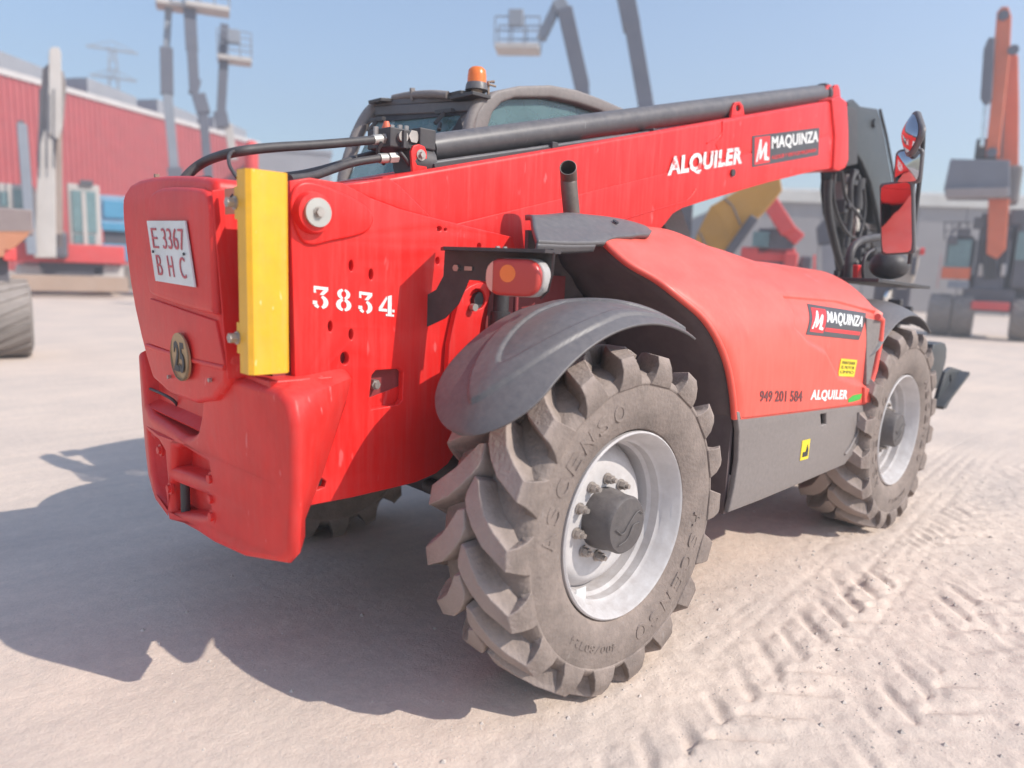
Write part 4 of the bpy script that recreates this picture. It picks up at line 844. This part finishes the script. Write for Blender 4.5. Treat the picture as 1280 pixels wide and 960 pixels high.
# roof skin follows the arch
rt = [p for p in frame_o[2:12]]
mb = MB()
for (a, b_) in zip(rt[:-1], rt[1:]): mb.add([(a[0],YC0+.02,a[1]-.02),(b_[0],YC0+.02,b_[1]-.02),(b_[0],YC1-.02,b_[1]-.02),(a[0],YC1-.02,a[1]-.02)], [(0,1,2,3)])
mb.build('cab_roof', GPL, cab, 60, solid=.02)
# rear wall of the cab: header, sloping tinted window, corner pillars
hr, hl_ = AT(600,122,y=.31), AT(471,131,y=.98); xt, xb_, ztp = hr.x, hr.x-.15, hr.z
mb = MB(); mb.beam(hr, hl_, .06, .03); mb.beam(hr+Vector((-.02,0,-.045)), hl_+Vector((-.02,0,-.04)), .04, .05); mb.build('rear_header', GDK, cab, bevel=.006)
gq = [AT(598,131,y=.32), AT(474,143,y=.95), AT(436,225,y=.95), AT(578,200,y=.32)]
gq[2] = gq[1]+(gq[2]-gq[1])*1.9; gq[3] = gq[0]+(gq[3]-gq[0])*1.9
mb = MB(); mb.add(gq, [(0,1,2,3)]); mb.build('rear_window', GLS, cab, solid=.004)
def gl(u, v): return (gq[0].lerp(gq[1], u)).lerp(gq[3].lerp(gq[2], u), v)+Vector((-.012,0,0))
mb = MB(); mb.add([gl(.0,0), gl(1,0), gl(1,.07), gl(0,.09)], [(0,1,2,3)]); mb.add([gl(.0,.09), gl(.11,.085), gl(.27,.6), gl(0,.6)], [(0,1,2,3)]); mb.build('window_border', DUL, cab, solid=.006)
mb = MB(); mb.tube(smoothpath([hl_+Vector((0,0,-.01)), AT(460,143,y=.99), AT(448,165,y=1.0), AT(437,195,y=1.0), AT(428,228,y=1.0), AT(424,300,y=1.0)]), .036, 12); mb.build('corner_pillar', GPL, cab, 60)
mb = MB(); mb.tube(smoothpath([AT(603,124,y=.30), AT(592,140,y=.30), AT(585,160,y=.30), AT(580,200,y=.30)]), .03, 12); mb.build('corner_pillar', GPL, cab, 60)
mb = MB(); mb.tube(smoothpath([AT(492,123,y=.85), AT(510,119,y=.75), AT(540,117,y=.55), AT(560,119,y=.45)]), .02, 8); mb.build('roof_bead', GPL, cab, 60)
for a, b_ in (((468,126),(486,127)), ((566,117),(598,120))):
    p, q = AT(*a, y=.9 if a[0] < 500 else .42), AT(*b_, y=.9 if a[0] < 500 else .42); mb = MB(); mb.beam(p, q, .12, .018); mb.build('roof_tab', DUL, cab, bevel=.003)
p = AT(517,118,y=.70); mb = MB(); mb.beam(p-Vector((0,0,.03)), p+Vector((-.01,0,.03)), .015, .025); mb.build('roof_tab', GPL, cab)
for u in (.20, .86):
    p = gl(u, .12)+Vector((-.03,0,0)); mb = MB(); mb.beam(p+Vector((0,0,.04)), p+Vector((-.05,.03,-.03)), .03, .02); mb.beam(p+Vector((-.01,-.06,.03)), p+Vector((-.01,.07,.035)), .025, .02); mb.tube([p+Vector((-.04,0,-.03)), p+Vector((-.07,-.03,-.07))], .011, 8); mb.build('window_latch', DUL, cab, bevel=.002)
mb = MB(); mb.box((xb_,YC0+.02,.75),(2.2,YC1-.02,1.02)); mb.build('cab_base', GDK, T, bevel=.03)
for k, (yy, l_) in enumerate(((YC0+.10,.14),(YC1-.02,.14))):
    mb = MB(); mb.box((xt-.10,yy-.12,ztp-.012),(xt+.02,yy+.06,ztp+.006)); mb.build('roof_tab', DUL, cab, bevel=.003)
mb = MB(); mb.box((xt-.06,YC1-.36,ztp),(xt-.045,YC1-.33,ztp+.035)); mb.build('roof_tab', GPL, cab)
for yy in (YC0+.22, YC1-.16):
    mb = MB(); mb.beam((xt-.05,yy,ztp-.16),(xt-.10,yy+.03,ztp-.24),.03,.02); mb.beam((xt-.06,yy-.06,ztp-.15),(xt-.06,yy+.07,ztp-.14),.03,.025); mb.tube([(xt-.08,yy,ztp-.22),(xt-.12,yy-.02,ztp-.26)], .012, 8); mb.build('window_latch', DUL, cab, bevel=.002)
mb = MB(); mb.tube([(xt-.08,YC1-.14,ztp-.22),(xt-.05,YC1-.45,ztp-.42)], .006, 6); mb.build('wiper', DUL, cab)
# seat and wheel inside
mb = MB(); mb.box((.75,.45,1.15),(1.25,.95,1.27)); mb.box((.70,.47,1.25),(.82,.93,1.80)); mb.box((.72,.56,1.82),(.81,.84,2.0)); mb.build('driver_seat', BLK, T, bevel=.03)
mb = MB(); mb.tube([(1.9,.65,1.0),(1.65,.65,1.5)], .03, 10); mb.lathe([(.17,.0),(.18,.012),(.19,.0),(.18,-.012),(.17,.0)], 24, (1.65,.65,1.5), 'z'); mb.build('steering_column', BLK, T, 50)
# beacon
bc = AT(596,104,y=.34); mb = MB(); mb.lathe([(.0,-.035),(.058,-.035),(.054,-.01),(.050,0),(.0,0)], 28, bc, 'z'); be = mb.build('beacon', GDK, T, 40)
mb = MB(); mb.lathe([(.048,0),(.047,.035),(.043,.062),(.030,.074),(.0,.078)], 28, bc, 'z'); mb.build('beacon_lens', LAMB, be, 50)
mb = MB(); mb.tube([bc+Vector((.0,0,-.03)), bc+Vector((.0,0,-.12))], .03, 10); mb.tube([bc+Vector((.06,-.02,-.06)), bc+Vector((.06,-.02,.015)), bc+Vector((.09,-.03,.02))], .008, 8); mb.tube([bc+Vector((.05,-.03,-.0)), bc+Vector((.10,-.03,.0))], .006, 8); mb.build('beacon_post', RUST, be, 40)
# left fuel tank and steps so that shadows are right
mb = MB(); mb.box((.85,.55,.45),(1.9,1.05,.85)); mb.build('fuel_tank', GPL, T, bevel=.05, seg=3)


# =================================================================== BACKGROUND

BMET = {}
def bgm(name, col, rough=.6, dust=.15): 
    if name not in BMET: BMET[name] = mat(name, col, rough, 0, dust, var=.12, scale=1.2)
    return BMET[name]

WHITEM = bgm('pale_machine_paint', (.52,.48,.45)); GREYM = bgm('grey_lift_paint', (.22,.25,.30)); DGM = bgm('dark_lift_paint', (.09,.10,.14)); ORG = bgm('orange_machine_paint', (.74,.13,.03)); BLU = bgm('blue_machine_paint', (.05,.33,.55)); OCH = bgm('ochre_machine_paint', (.52,.25,.025)); BRD = bgm('far_red_paint', (.70,.04,.04)); BDK = bgm('far_dark_steel', (.07,.07,.09)); BTY = bgm('far_tyre', (.16,.14,.125), .9, .4); BEI = bgm('beige_paint', (.45,.38,.32)); ORB = bgm('rusty_orange_paint', (.50,.19,.09))
VD = Vector((math.cos(YAW), math.sin(YAW), 0)); VR = Vector((math.sin(YAW), -math.cos(YAW), 0))
def local(root, px, py, d, off=0.):
    "point in root's frame for a pixel at view depth d"
    n = root.matrix_world.to_3x3() @ Vector((0, 1, 0)); return root.matrix_world.inverted() @ ATP(px, py, root.matrix_world.translation, np.array(n))
def bgroot(name, px, d, label, cat, group=None):
    g_ = GR(px, d); rz = math.atan2(g_.y-CP[1], g_.x-CP[0])-PI/2            # local +Y points away from the camera, local +X to the right
    o = empty(name, g_, rz, label, cat, group); o.matrix_world = Matrix.Translation(g_) @ Matrix.Rotation(rz, 4, 'Z'); return o
# red corrugated warehouse
dd = [(-260,24.5),(328,54)]
A_ = GR(-260,25.0); B_ = GR(326,50.0)
wx = (B_-A_); wl = wx.length; wd = wx.normalized(); rzw = math.atan2(wd.y, wd.x)
rb = empty('red_warehouse', A_, rzw, 'long warehouse with corrugated red wall behind the excavator on the left', 'warehouse')
pA = None
def topz(px):      # height of eaves seen at pixel column
    lo_, hi_ = 0, 1
    return None
HW = 9.0
mb = MB(); n = int(wl/.30); vs = []; fs = []
for i in range(n):
    x0 = i*wl/n; s = wl/n
    for (dx, dy) in ((0,0),(.55,0),(.65,-.07),(.92,-.07),(1.0,0)): vs.append((x0+dx*s, dy, .5)); vs.append((x0+dx*s, dy, HW-.25))
for i in range(len(vs)//2-1): fs.append((2*i, 2*i+2, 2*i+3, 2*i+1))
mb.add(vs, fs); REDW2 = bgm('faded_red_cladding', (.47,.06,.065), .7, .15); mb.build('cladding', REDW2, rb)
mb = MB(); mb.box((0,.0,0),(wl,.3,.5)); mb.build('plinth', bgm('plinth_concrete', (.4,.37,.35)), rb)
mb = MB(); mb.box((0,-.12,HW-.25),(wl,.3,HW)); mb.build('eaves_trim', bgm('pale_trim', (.62,.58,.56)), rb)
mb = MB(); mb.box((0,.3,0),(wl,22,HW-.3)); mb.build('hall', REDW2, rb)
for k in range(5):
    x = wl*(.16+.18*k); mb = MB(); mb.add([(x,1,HW-.3),(x+3.2,1,HW-.3),(x+3.2,1,HW+.75-.0*k),(x,1,HW+1.0),(x,14,HW-.3),(x+3.2,14,HW-.3),(x+3.2,14,HW+.75),(x,14,HW+1.0)], [(0,1,2,3),(4,7,6,5),(0,4,5,1),(1,5,6,2),(2,6,7,3),(3,7,4,0)]); mb.build('roof_vent', bgm('roof_grey', (.30,.31,.34)), rb)
mb = MB(); mb.box((wl*.70,-.2,4.2),(wl*.70+.3,.0,4.5)); mb.build('wall_lamp', bgm('pale_trim', (.62,.58,.56)), rb)
# grey shed right of it
g_ = bgroot('grey_shed', 372, 46, 'grey block building just right of the red warehouse', 'building')
mb = MB(); mb.box((-2.4,0,0),(2.0,9,7.9)); mb.build('wall', bgm('shed_grey', (.30,.30,.32)), g_); mb = MB(); mb.box((-2.5,-.1,7.9),(2.1,9.1,8.15)); mb.build('roof', bgm('roof_grey', (.30,.31,.34)), g_)
# right long building
A2, B2 = GR(900,40), GR(1500,38); wd = (B2-A2); wl2 = wd.length; g_ = empty('precast_hall', A2, math.atan2(wd.y, wd.x), 'low grey industrial hall with pale roof band behind the orange excavator', 'building')
HW2 = 6.1; npan = int(wl2/2.4)
pm = bgm('precast_grey', (.25,.235,.24), .8, .25)
for i in range(npan): mb = MB(); s = wl2/npan; mb.box((i*s+.03,0,0),((i+1)*s-.03,.25,HW2-.62)); mb.build('wall_panel', pm, g_)
mb = MB(); mb.box((0,.12,0),(wl2,18,HW2-.7)); mb.build('hall', pm, g_)
mb = MB(); mb.box((-.2,-.25,HW2-.62),(wl2+.2,.4,HW2-.05)); mb.build('roof_band', bgm('pale_roof_band', (.62,.60,.55)), g_)
mb = MB(); mb.add([(-.2,.4,HW2-.05),(wl2+.2,.4,HW2-.05),(wl2+.2,9,HW2+1.1),(-.2,9,HW2+1.1)], [(0,1,2,3)]); mb.build('roof', bgm('pale_roof_sheet', (.55,.53,.48)), g_, solid=.1)
# pylon
g_ = bgroot('lattice_pylon', 152, 92, 'distant lattice power pylon rising behind the red warehouse', 'pylon')
mb = MB(); Hp = 25.5
for sx in (-1,1):
    for sy_ in (-1,1): mb.beam((sx*1.5,sy_*1.5,0),(sx*.35,sy_*.35,Hp),.16,.16)
for k in range(12):
    z_a = Hp*k/12; z_b = Hp*(k+1)/12; ra = 1.5-1.15*k/12; rb_ = 1.5-1.15*(k+1)/12
    for s_ in (-1,1): mb.beam((ra*s_,-ra,z_a),(-rb_*s_,-rb_,z_b),.09,.09); mb.beam((ra*s_,ra,z_a),(-rb_*s_,rb_,z_b),.09,.09)
for z_, l_ in ((Hp-.3,2.7),(Hp-3.5,2.5),(Hp-7,2.7)): mb.beam((-l_,0,z_),(l_,0,z_),.25,.25); mb.beam((-l_,0,z_),(0,0,z_+1),.1,.1); mb.beam((l_,0,z_),(0,0,z_+1),.1,.1)
mb.build('lattice', bgm('galvanised', (.25,.27,.30)), g_)
# boom lifts
def lift_thing(px, d, label, segs, basket, base=True, m=DGM, ww=.3, group='articulated boom lifts raised behind the telehandler'):
    r_ = bgroot('boom_lift', px, d, label, 'boom lift', group)
    if base:
        mb = MB(); mb.box((-1.1,-1.0,.45),(1.1,1.0,.95)); mb.build('chassis', BEI, r_, bevel=.05); mb = MB(); mb.box((-.8,-.8,.95),(.8,.8,1.7)); mb.build('turret', GREYM, r_, bevel=.08)
        for sx in (-.9,.9):
            for sy_ in (-1,1): mb = MB(); mb.lathe([(.0,-.15),(.3,-.15),(.45,-.12),(.45,.12),(.3,.15),(.0,.15)], 20, (sx,sy_,.45)); mb.build('tyre', BTY, r_, 50)
    for i, (a, b_, w_, mm) in enumerate(segs):
        p, q = local(r_, *a, d), local(r_, *b_, d); p.y += .03*i; q.y += .03*i; mb = MB(); mb.beam(p, q, w_, w_*1.1, (0,1,0)); mb.build('boom_section', mm, r_, bevel=.02)
    if basket:
        x0, y0, x1, y1 = basket; p, q = local(r_, x0, y1, d), local(r_, x1, y0, d); zt_, zb_ = q.z, p.z; y_ = p.y
        mb = MB(); mb.box((p.x,y_-.4,zb_-.10),(q.x,y_+.5,zb_+.06)); mb.build('platform_floor', WHITEM, r_, bevel=.02)
        mb = MB()
        for f_ in (0,.33,.66,1): 
            x = p.x+(q.x-p.x)*f_
            for yy in (y_-.38,y_+.48): mb.beam((x,yy,zb_),(x,yy,zt_),.04,.04)
        for z_ in (zt_, (zt_+zb_)/2):
            for yy in (y_-.38,y_+.48): mb.beam((p.x,yy,z_),(q.x,yy,z_),.04,.04)
        mb.build('guard_rail', GREYM, r_)
        x = p.x+(q.x-p.x)*.45; mb = MB(); mb.box((x-.2,y_-.5,zb_+.5),(x+.25,y_-.3,zb_+1.0)); mb.build('control_box', GREYM, r_, bevel=.03)
    return r_
G1 = GREYM
lift_thing(222, 27, 'slim grey boom lift with straight mast, leftmost of the raised lifts', [((222,235),(218,210),.5,DGM),((219,225),(209,112),.32,G1),((209,118),(208,60),.42,DGM),((208,62),(211,5),.22,G1)], (195,-30,245,3))
lift_thing(262, 27, 'dark boom lift with kinked mast and platform, second from left', [((262,240),(254,140),.3,DGM),((255,142),(248,118),.45,DGM),((241,118),(246,98),.3,DGM),((243,108),(240,60),.34,DGM),((240,62),(237,10),.40,DGM)], (232,-28,286,6))
lift_thing(290, 30, 'boom lift with white basket, lowest platform of the left three', [((292,200),(285,155),.3,WHITEM),((279,160),(275,140),.5,DGM),((276,150),(280,70),.34,DGM),((278,72),(281,30),.3,DGM)], (272,45,314,72))
lift_thing(735, 24, 'boom lift with folded jib and basket, seen above the cab roof', [((735,200),(727,100),.42,DGM),((728,110),(706,12),.46,DGM),((708,20),(697,0),.4,GREYM),((698,2),(676,48),.28,GREYM)], (620,26,676,60))
lift_thing(815, 22, 'dark straight boom rising out of the top of the picture right of the cab', [((822,190),(806,125),.42,DGM),((808,135),(790,30),.44,DGM),((790,35),(780,-15),.5,DGM),((780,-10),(776,-60),.35,DGM)], None)
def pz(root, name, pts, dep, m, off=0., bev=.03):
    v = [local(root, a, b, 0)+Vector((0,off,0)) for a, b in pts]; mb = MB(); mb.prism(v, (0,dep,0)); return mb.build(name, m, root, bevel=bev)
# left excavator, pale with red stripe
d = 24; e_ = bgroot('pale_excavator', 90, d, 'pale grey and red tracked excavator with upright arm in front of the red warehouse', 'excavator')
def bx(root, x0, y0, x1, y1, d, dep, m, name, bevel=.04, off=0.): 
    p, q = local(root, x0, y1, d), local(root, x1, y0, d); mb = MB(); mb.box((p.x,p.y+off,p.z),(q.x,p.y+off+dep,q.z)); return mb.build(name, m, root, bevel=bevel)
def bm_(root, a, b_, w_, m, name, d, off=0., w2=None): 
    p, q = local(root, *a, d), local(root, *b_, d); p.y += off; q.y += off; mb = MB(); mb.beam(p, q, w_, w2 or w_, (0,1,0)); return mb.build(name, m, root, bevel=.03)
bx(e_, 20,308,155,326, d, 2.6, BRD, 'body', off=-.3); bx(e_, 88,232,124,316, d, 1.4, WHITEM, 'cab'); bx(e_, 92,240,119,290, d, .05, BGL, 'cab_window', 0, -.05); bx(e_, 93,294,119,308, d, .05, BGL, 'cab_window', 0, -.05)
bx(e_, 0,232,42,312, d, 2.0, WHITEM, 'engine_cover'); bx(e_, 18,238,40,262, d, .06, BGL, 'cab_window', 0, -.05); bx(e_, 0,240,10,258, d, .06, BGL, 'cab_window', 0, -.05)
bx(e_, 50,322,130,344, d, 2.0, BDK, 'turntable'); bx(e_, 20,330,62,358, d, 3.5, WHITEM, 'track', .15); bx(e_, 112,330,155,358, d, 3.5, WHITEM, 'track', .15)
bl_ = bx(e_, 18,345,157,361, d, .15, bgm('rusty_blade',(.38,.25,.17),.8,.4), 'dozer_blade', .02, -1.2)
pz(e_, 'main_boom', [(44,322),(47,240),(50,190),(56,168),(66,168),(70,200),(71,322)], .5, WHITEM, -1.0)
pz(e_, 'arm', [(47,205),(50,140),(54,92),(60,86),(70,84),(80,96),(83,112),(80,150),(74,205)], .4, bgm('weathered_grey_paint',(.26,.22,.21)), -.7)
pz(e_, 'arm_cylinder', [(61,172),(62,74),(65,69),(74,69),(77,76),(78,165),(73,180)], .25, WHITEM, -1.1)
pz(e_, 'arm_link', [(68,310),(71,176),(78,170),(79,310)], .2, bgm('rusty_steel_far',(.30,.22,.18),.8,.3), -.9)
bm_(e_, (30,162),(42,318), .26, GREYM, 'lift_cylinder', 0, -1.2); bm_(e_, (29,158),(36,240), .16, BDK, 'cylinder_rod', 0, -1.2); bx(e_, 105,240,107,308, 0, .06, WHITEM, 'window_frame', 0, -.08); bx(e_, 100,226,116,232, 0, .4, BDK, 'roof_light', .02, -.1)
for k in range(3): bm_(e_, (50+k*9,215),(52+k*8,120), .05, BDK, 'hydraulic_hose', 0, -1.25)
bx(e_, 52,290,84,322, d, .6, BDK, 'boom_foot', .1, -.9)
# blue machine
d = 30; e_ = bgroot('blue_lift', 144, d, 'bright blue access machine beside the pale excavator', 'lift', None)
bx(e_, 126,246,162,284, d, 1.5, bgm('pale_blue_paint',(.25,.42,.58)), 'upper_frame'); bx(e_, 130,252,156,272, d, .1, BLU, 'panel', .02, -.1); bx(e_, 128,280,162,288, d, 1.7, BLU, 'beam', .02, -.2); bx(e_, 128,306,162,326, d, 1.6, BLU, 'body', .05, -.1); bx(e_, 130,288,160,306, d, 1.2, BDK, 'engine_bay')
for px in (133,160): mb = MB(); p = local(e_, px, 338, d); mb.lathe([(.0,-.2),(.5,-.2),(.55,.2),(.0,.2)], 20, (p.x,p.y-.4,.45)); mb.build('tyre', BTY, e_, 40)
# dumper at left edge, mostly outside the picture
d = 9.6; e_ = bgroot('site_dumper', 8, d, 'site dumper with rusty orange skip and chevron tyre cut off by the left edge', 'dumper')
bx(e_, -120,262,40,287, d, .4, bgm('grimy_steel',(.20,.15,.15),.8,.3), 'skip_rim', .02)
p0_, p1_, p2_, p3_ = local(e_, -120,287,d), local(e_, 44,287,d), local(e_, 30,300,d), local(e_, 4,322,d); p4_ = local(e_, -100,322,d)
mb = MB(); mb.prism([p0_,p1_,p2_,p3_,p4_], (0,.38,0)); mb.build('skip', ORB, e_, bevel=.02)
bx(e_, -90,322,10,356, d, .3, BDK, 'chassis', .02, .2); bx(e_, 4,310,20,326, d, .2, BRD, 'side_panel', .02)
def far_tyre(root, c_, R_, W_, nl=20):
    mb = MB(); mb.lathe([(R_*.5,-W_/2),(R_*.75,-W_/2),(R_*.92,-W_*.46),(R_*.95,0),(R_*.92,W_*.46),(R_*.75,W_/2),(R_*.5,W_/2),(R_*.5,-W_/2)], 40, c_, 'x')
    for k in range(nl):
        for sg in (-1,1):
            a = 2*PI*(k+(.5 if sg > 0 else 0))/nl; P_ = []
            for (u, v, r) in ((0,0,R_*.93),(0,0,R_),(.46,-.42,R_*.97),(.46,-.42,R_*.90)):
                for w__ in (-.05,.05): th = a+v*.8+w__/R_*.6*1.2; P_.append(Vector(c_)+Vector((sg*u*W_, r*math.cos(th), r*math.sin(th))))
            mb.add(P_, [(0,2,3,1),(2,4,5,3),(4,6,7,5),(0,6,4,2),(1,3,5,7),(0,1,7,6)])
    return mb.build('tyre', BTY, root, 40)
q = local(e_, -4, 398, d); far_tyre(e_, (q.x,q.y+.4,.54), .54, .80)
# ochre excavator arm seen under the boom
d = 13; e_ = bgroot('ochre_excavator', 900, d, 'ochre yellow excavator boom slanting behind the raised red boom', 'excavator')
p_ = [local(e_, a, b_, d) for a, b_ in ((858,332),(872,290),(888,258),(925,236),(975,220),(978,238),(958,262),(930,290),(908,318),(895,335))]
mb = MB(); mb.prism(p_, (0,.45,0)); mb.build('main_boom', OCH, e_, bevel=.02); bm_(e_, (905,325),(943,272), .16, BDK, 'boom_cylinder', d, -.15); bm_(e_, (916,258),(926,282), .03, BDK, 'hose', d, -.03); bm_(e_, (874,290),(888,320), .03, BDK, 'hose', d, -.03); bm_(e_, (916,258),(905,248), .03, BDK, 'hose', d, -.03)
bx(e_, 852,330,905,395, d, 1.5, OCH, 'body')
for px in (850,905): mb = MB(); p = local(e_, px, 400, d); mb.lathe([(.0,-.2),(.45,-.2),(.5,.2),(.0,.2)], 20, (p.x,p.y+.3,.5)); mb.build('tyre', BTY, e_, 40)
mb = MB(); p = local(e_, 850,270,d); mb.box((p.x-.15,p.y,p.z-.9),(p.x+.2,p.y+.3,p.z+.3)); mb.build('upright', BDK, e_)
# small red machine
d = 17; e_ = bgroot('red_mini_excavator', 965, d, 'small red machine with raised red arm, between hood and boom head', 'excavator')
bm_(e_, (962,252),(986,290), .34, BRD, 'arm', d); bm_(e_, (984,286),(1000,300), .3, BRD, 'arm', d, .1); bx(e_, 945,286,995,318, d, 1.2, BDK, 'engine_bay'); bx(e_, 940,290,962,308, d, .1, BGL, 'cab_window', 0, -.1); bx(e_, 925,310,995,326, d, 1.3, BRD, 'body'); bx(e_, 978,316,998,345, d, .8, BRD, 'counterweight', .04, -.2); bx(e_, 930,326,1000,372, d, 1.5, BDK, 'track', .1); bx(e_, 998,320,1015,350, d, .8, BDK, 'bucket', .05); bm_(e_, (1018,318),(1017,372), .05, BRD, 'marker_post', d)
d = 19; e_ = bgroot('hanging_bucket', 1040, d, 'dark excavator bucket arm just left of the boom head', 'bucket')
mb = MB(); mb.prism([local(e_, a, b_, d) for a, b_ in ((1022,306),(1020,285),(1032,272),(1050,270),(1062,285),(1062,306))], (0,.8,0)); mb.build('bucket', BDK, e_, bevel=.04); bm_(e_, (1040,306),(1042,378), .5, bgm('shed_grey',(.30,.30,.32)), 'stand', d, .2)
# right orange excavator
d = 21; e_ = bgroot('orange_excavator', 1235, d, 'large orange wheeled excavator with raised arm at the right edge', 'excavator')
pz(e_, 'main_boom', [(1233,318),(1236,245),(1262,245),(1257,312),(1246,324)], .5, ORG, -.3)
pz(e_, 'main_boom_tip', [(1243,240),(1246,110),(1257,68),(1266,62),(1273,70),(1274,140),(1273,240)], .4, ORG, .0)
pz(e_, 'arm', [(1232,200),(1240,120),(1243,60),(1246,25),(1252,18),(1260,18),(1264,30),(1262,75),(1256,130),(1248,200)], .45, ORG, -.7)
pz(e_, 'arm_cylinder', [(1226,130),(1230,72),(1236,58),(1244,58),(1240,132),(1232,142)], .25, DGM, -.9)
bm_(e_, (1228,190),(1232,138), .1, CHR, 'cylinder_rod', 0, -.85); bm_(e_, (1252,200),(1256,70), .04, BDK, 'hydraulic_hose', 0, -.15)
bx(e_, 1218,176,1250,202, d, .6, DUL, 'bucket_linkage', .05, -.6)
p_ = [local(e_, a, b_, d) for a, b_ in ((1190,204),(1262,206),(1262,250),(1184,250),(1182,240))]; mb = MB(); mb.prism([v+Vector((0,-.9,0)) for v in p_], (0,1.1,0)); mb.build('bucket', bgm('bucket_steel',(.16,.17,.21)), e_, bevel=.03)
bx(e_, 1184,240,1260,252, d, .3, bgm('worn_edge',(.34,.28,.27)), 'bucket_edge', .02, -1.1)
bx(e_, 1255,206,1280,256, d, .5, GPL, 'hose_guard', .1, -.1)
bx(e_, 1182,295,1218,348, d, 2.2, BDK, 'tool_box'); bx(e_, 1176,334,1214,348, d, .1, ORG, 'body_panel', .02, -.12); bx(e_, 1214,285,1265,365, d, 2.4, DGM, 'body', .06, .1); bx(e_, 1262,280,1330,360, d, 2.6, BDK, 'cab', .05); bx(e_, 1268,290,1320,325, d, .1, BGL, 'cab_window', 0, -.08)
bx(e_, 1200,362,1270,388, d, 1.8, BDK, 'undercarriage', .05); bx(e_, 1214,378,1262,386, d, .2, BRD, 'dozer_blade', .02, -.4)
bx(e_, 1172,318,1177,360, d, .1, BRD, 'hand_rail', .01, -.2); bm_(e_, (1182,330),(1186,298), .05, BDK, 'mirror_arm', d, -.2); bm_(e_, (1186,298),(1200,280), .05, BDK, 'mirror_arm', d, -.2); bx(e_, 1186,296,1198,306, d, .1, BDK, 'mirror', .02, -.25)
for px, w_ in ((1176,.62),(1205,.55),(1282,.62)):
    p = local(e_, px, 380, d); c_ = (p.x, p.y+.2, .62); far_tyre(e_, c_, .62, w_, 16)
for k in range(5): bm_(e_, (1232+k*3,350),(1228+k*4,300), .05, DUL, 'hydraulic_hose', d, -.2)
bx(e_, 1212,262,1300,372, d, 1.2, BDK, 'rear_body', .05, .9); bx(e_, 1205,345,1300,384, d, 1.4, BDK, 'turntable', .05, .4)
for k in range(7): bx(e_, 1216+k*7,300,1220+k*7,345, d, .1, BDK if k % 2 else GREYM, 'grille_bar', .01, .0)
for (x0,y0,x1,y1,mm) in ((1180,300,1216,334,BGL),(1184,352,1212,360,GREYM),(1222,330,1230,345,WHITEM),(1250,330,1258,345,WHITEM),(1196,286,1214,296,BDK),(1216,272,1232,286,BDK),(1262,262,1282,280,BDK)): bx(e_, x0,y0,x1,y1, d, .3, mm, 'body_part', .02, -.14)
for x in (1180,1190,1200,1210): bm_(e_, (x,300),(x,276), .035, BDK, 'rail_post', 0, .3)
bm_(e_, (1178,277),(1214,277), .035, BDK, 'rail', 0, .3); bm_(e_, (1178,288),(1214,288), .03, BDK, 'rail', 0, .3)
for (px, py) in ((1254,30),(1240,196),(1266,72),(1248,246)): q = local(e_, px, py, 0); mb = MB(); mb.disc(q+Vector((0,-.75,0)), (0,-1,0), .13, .05, 14); mb.build('pivot_pin', DGM, e_, 40)
# beige compact machine just beyond the telehandler's front
d = 10.5; e_ = bgroot('beige_compact_loader', 1128, d, 'beige compact machine with black wheels beyond the telehandler mirrors', 'loader')
p_ = [local(e_, a, b_, d) for a, b_ in ((1118,312),(1138,304),(1150,312),(1148,330),(1142,352),(1134,364),(1118,364))]; mb = MB(); mb.prism(p_, (0,.7,0)); mb.build('body', BEI, e_, bevel=.03)
mb = MB(); p = local(e_, 1150, 314, d); mb.disc(p, (1,0,0), .05, .06, 14); mb.build('lamp', BRD, e_, 40); bx(e_, 1138,322,1147,344, d, .1, BDK, 'side_vent', .01, -.08); bx(e_, 1090,356,1140,384, d, .9, BDK, 'chassis', .03, .0)
p = local(e_, 1137, 378, d); mb = MB(); mb.lathe([(.14,-.14),(.30,-.14),(.33,-.1),(.33,.1),(.30,.14),(.14,.14),(.14,-.14)], 28, (p.x,p.y,.34), 'x'); mb.build('tyre', BTY if False else BLK, e_, 40); mb = MB(); mb.disc((p.x+.1,p.y,.34), (-1,0,0), .15, .2, 20); mb.build('rim', DUL, e_, 40)
p = local(e_, 1112, 372, d-1.2); mb = MB(); mb.disc((p.x,p.y,p.z), (.8,-.6,0), .12, .05, 24); mb.build('chrome_cap', CHR, e_, 40)
bx(e_, 1100,300,1122,346, d, .4, BLK, 'engine_block', .05)
# red post behind hose at left
d = 20; e_ = bgroot('red_signal_post', 316, d, 'dark red rounded post top poking up behind the rear hose', 'post')
p, q = local(e_, 316,300,d), local(e_, 316,176,d); r_ = .17; mb = MB(); mb.lathe([(r_*.8,p.z),(r_*.8,q.z-.95),(r_,q.z-.9),(r_,q.z-.2),(r_*.8,q.z-.06),(r_*.4,q.z),(.0,q.z)], 20, (p.x,0,0), 'z'); mb.build('post', BRD, e_, 50)

# ------------------------------------------------------------------ air
hz = MB(); hz.box((-45,-50,-1.2),(110,110,26.5)); 
hm = bpy.data.materials.new('pale_haze'); hm.use_nodes = True; t = hm.node_tree; t.nodes.remove(t.nodes['Principled BSDF'])
pv = t.nodes.new('ShaderNodeVolumePrincipled'); pv.inputs['Color'].default_value = (.93,.93,.97,1); pv.inputs['Density'].default_value = .0080; pv.inputs['Anisotropy'].default_value = .25
t.links.new(pv.outputs[0], t.nodes['Material Output'].inputs['Volume']); tag(hz.build('haze', hm), kind='stuff')
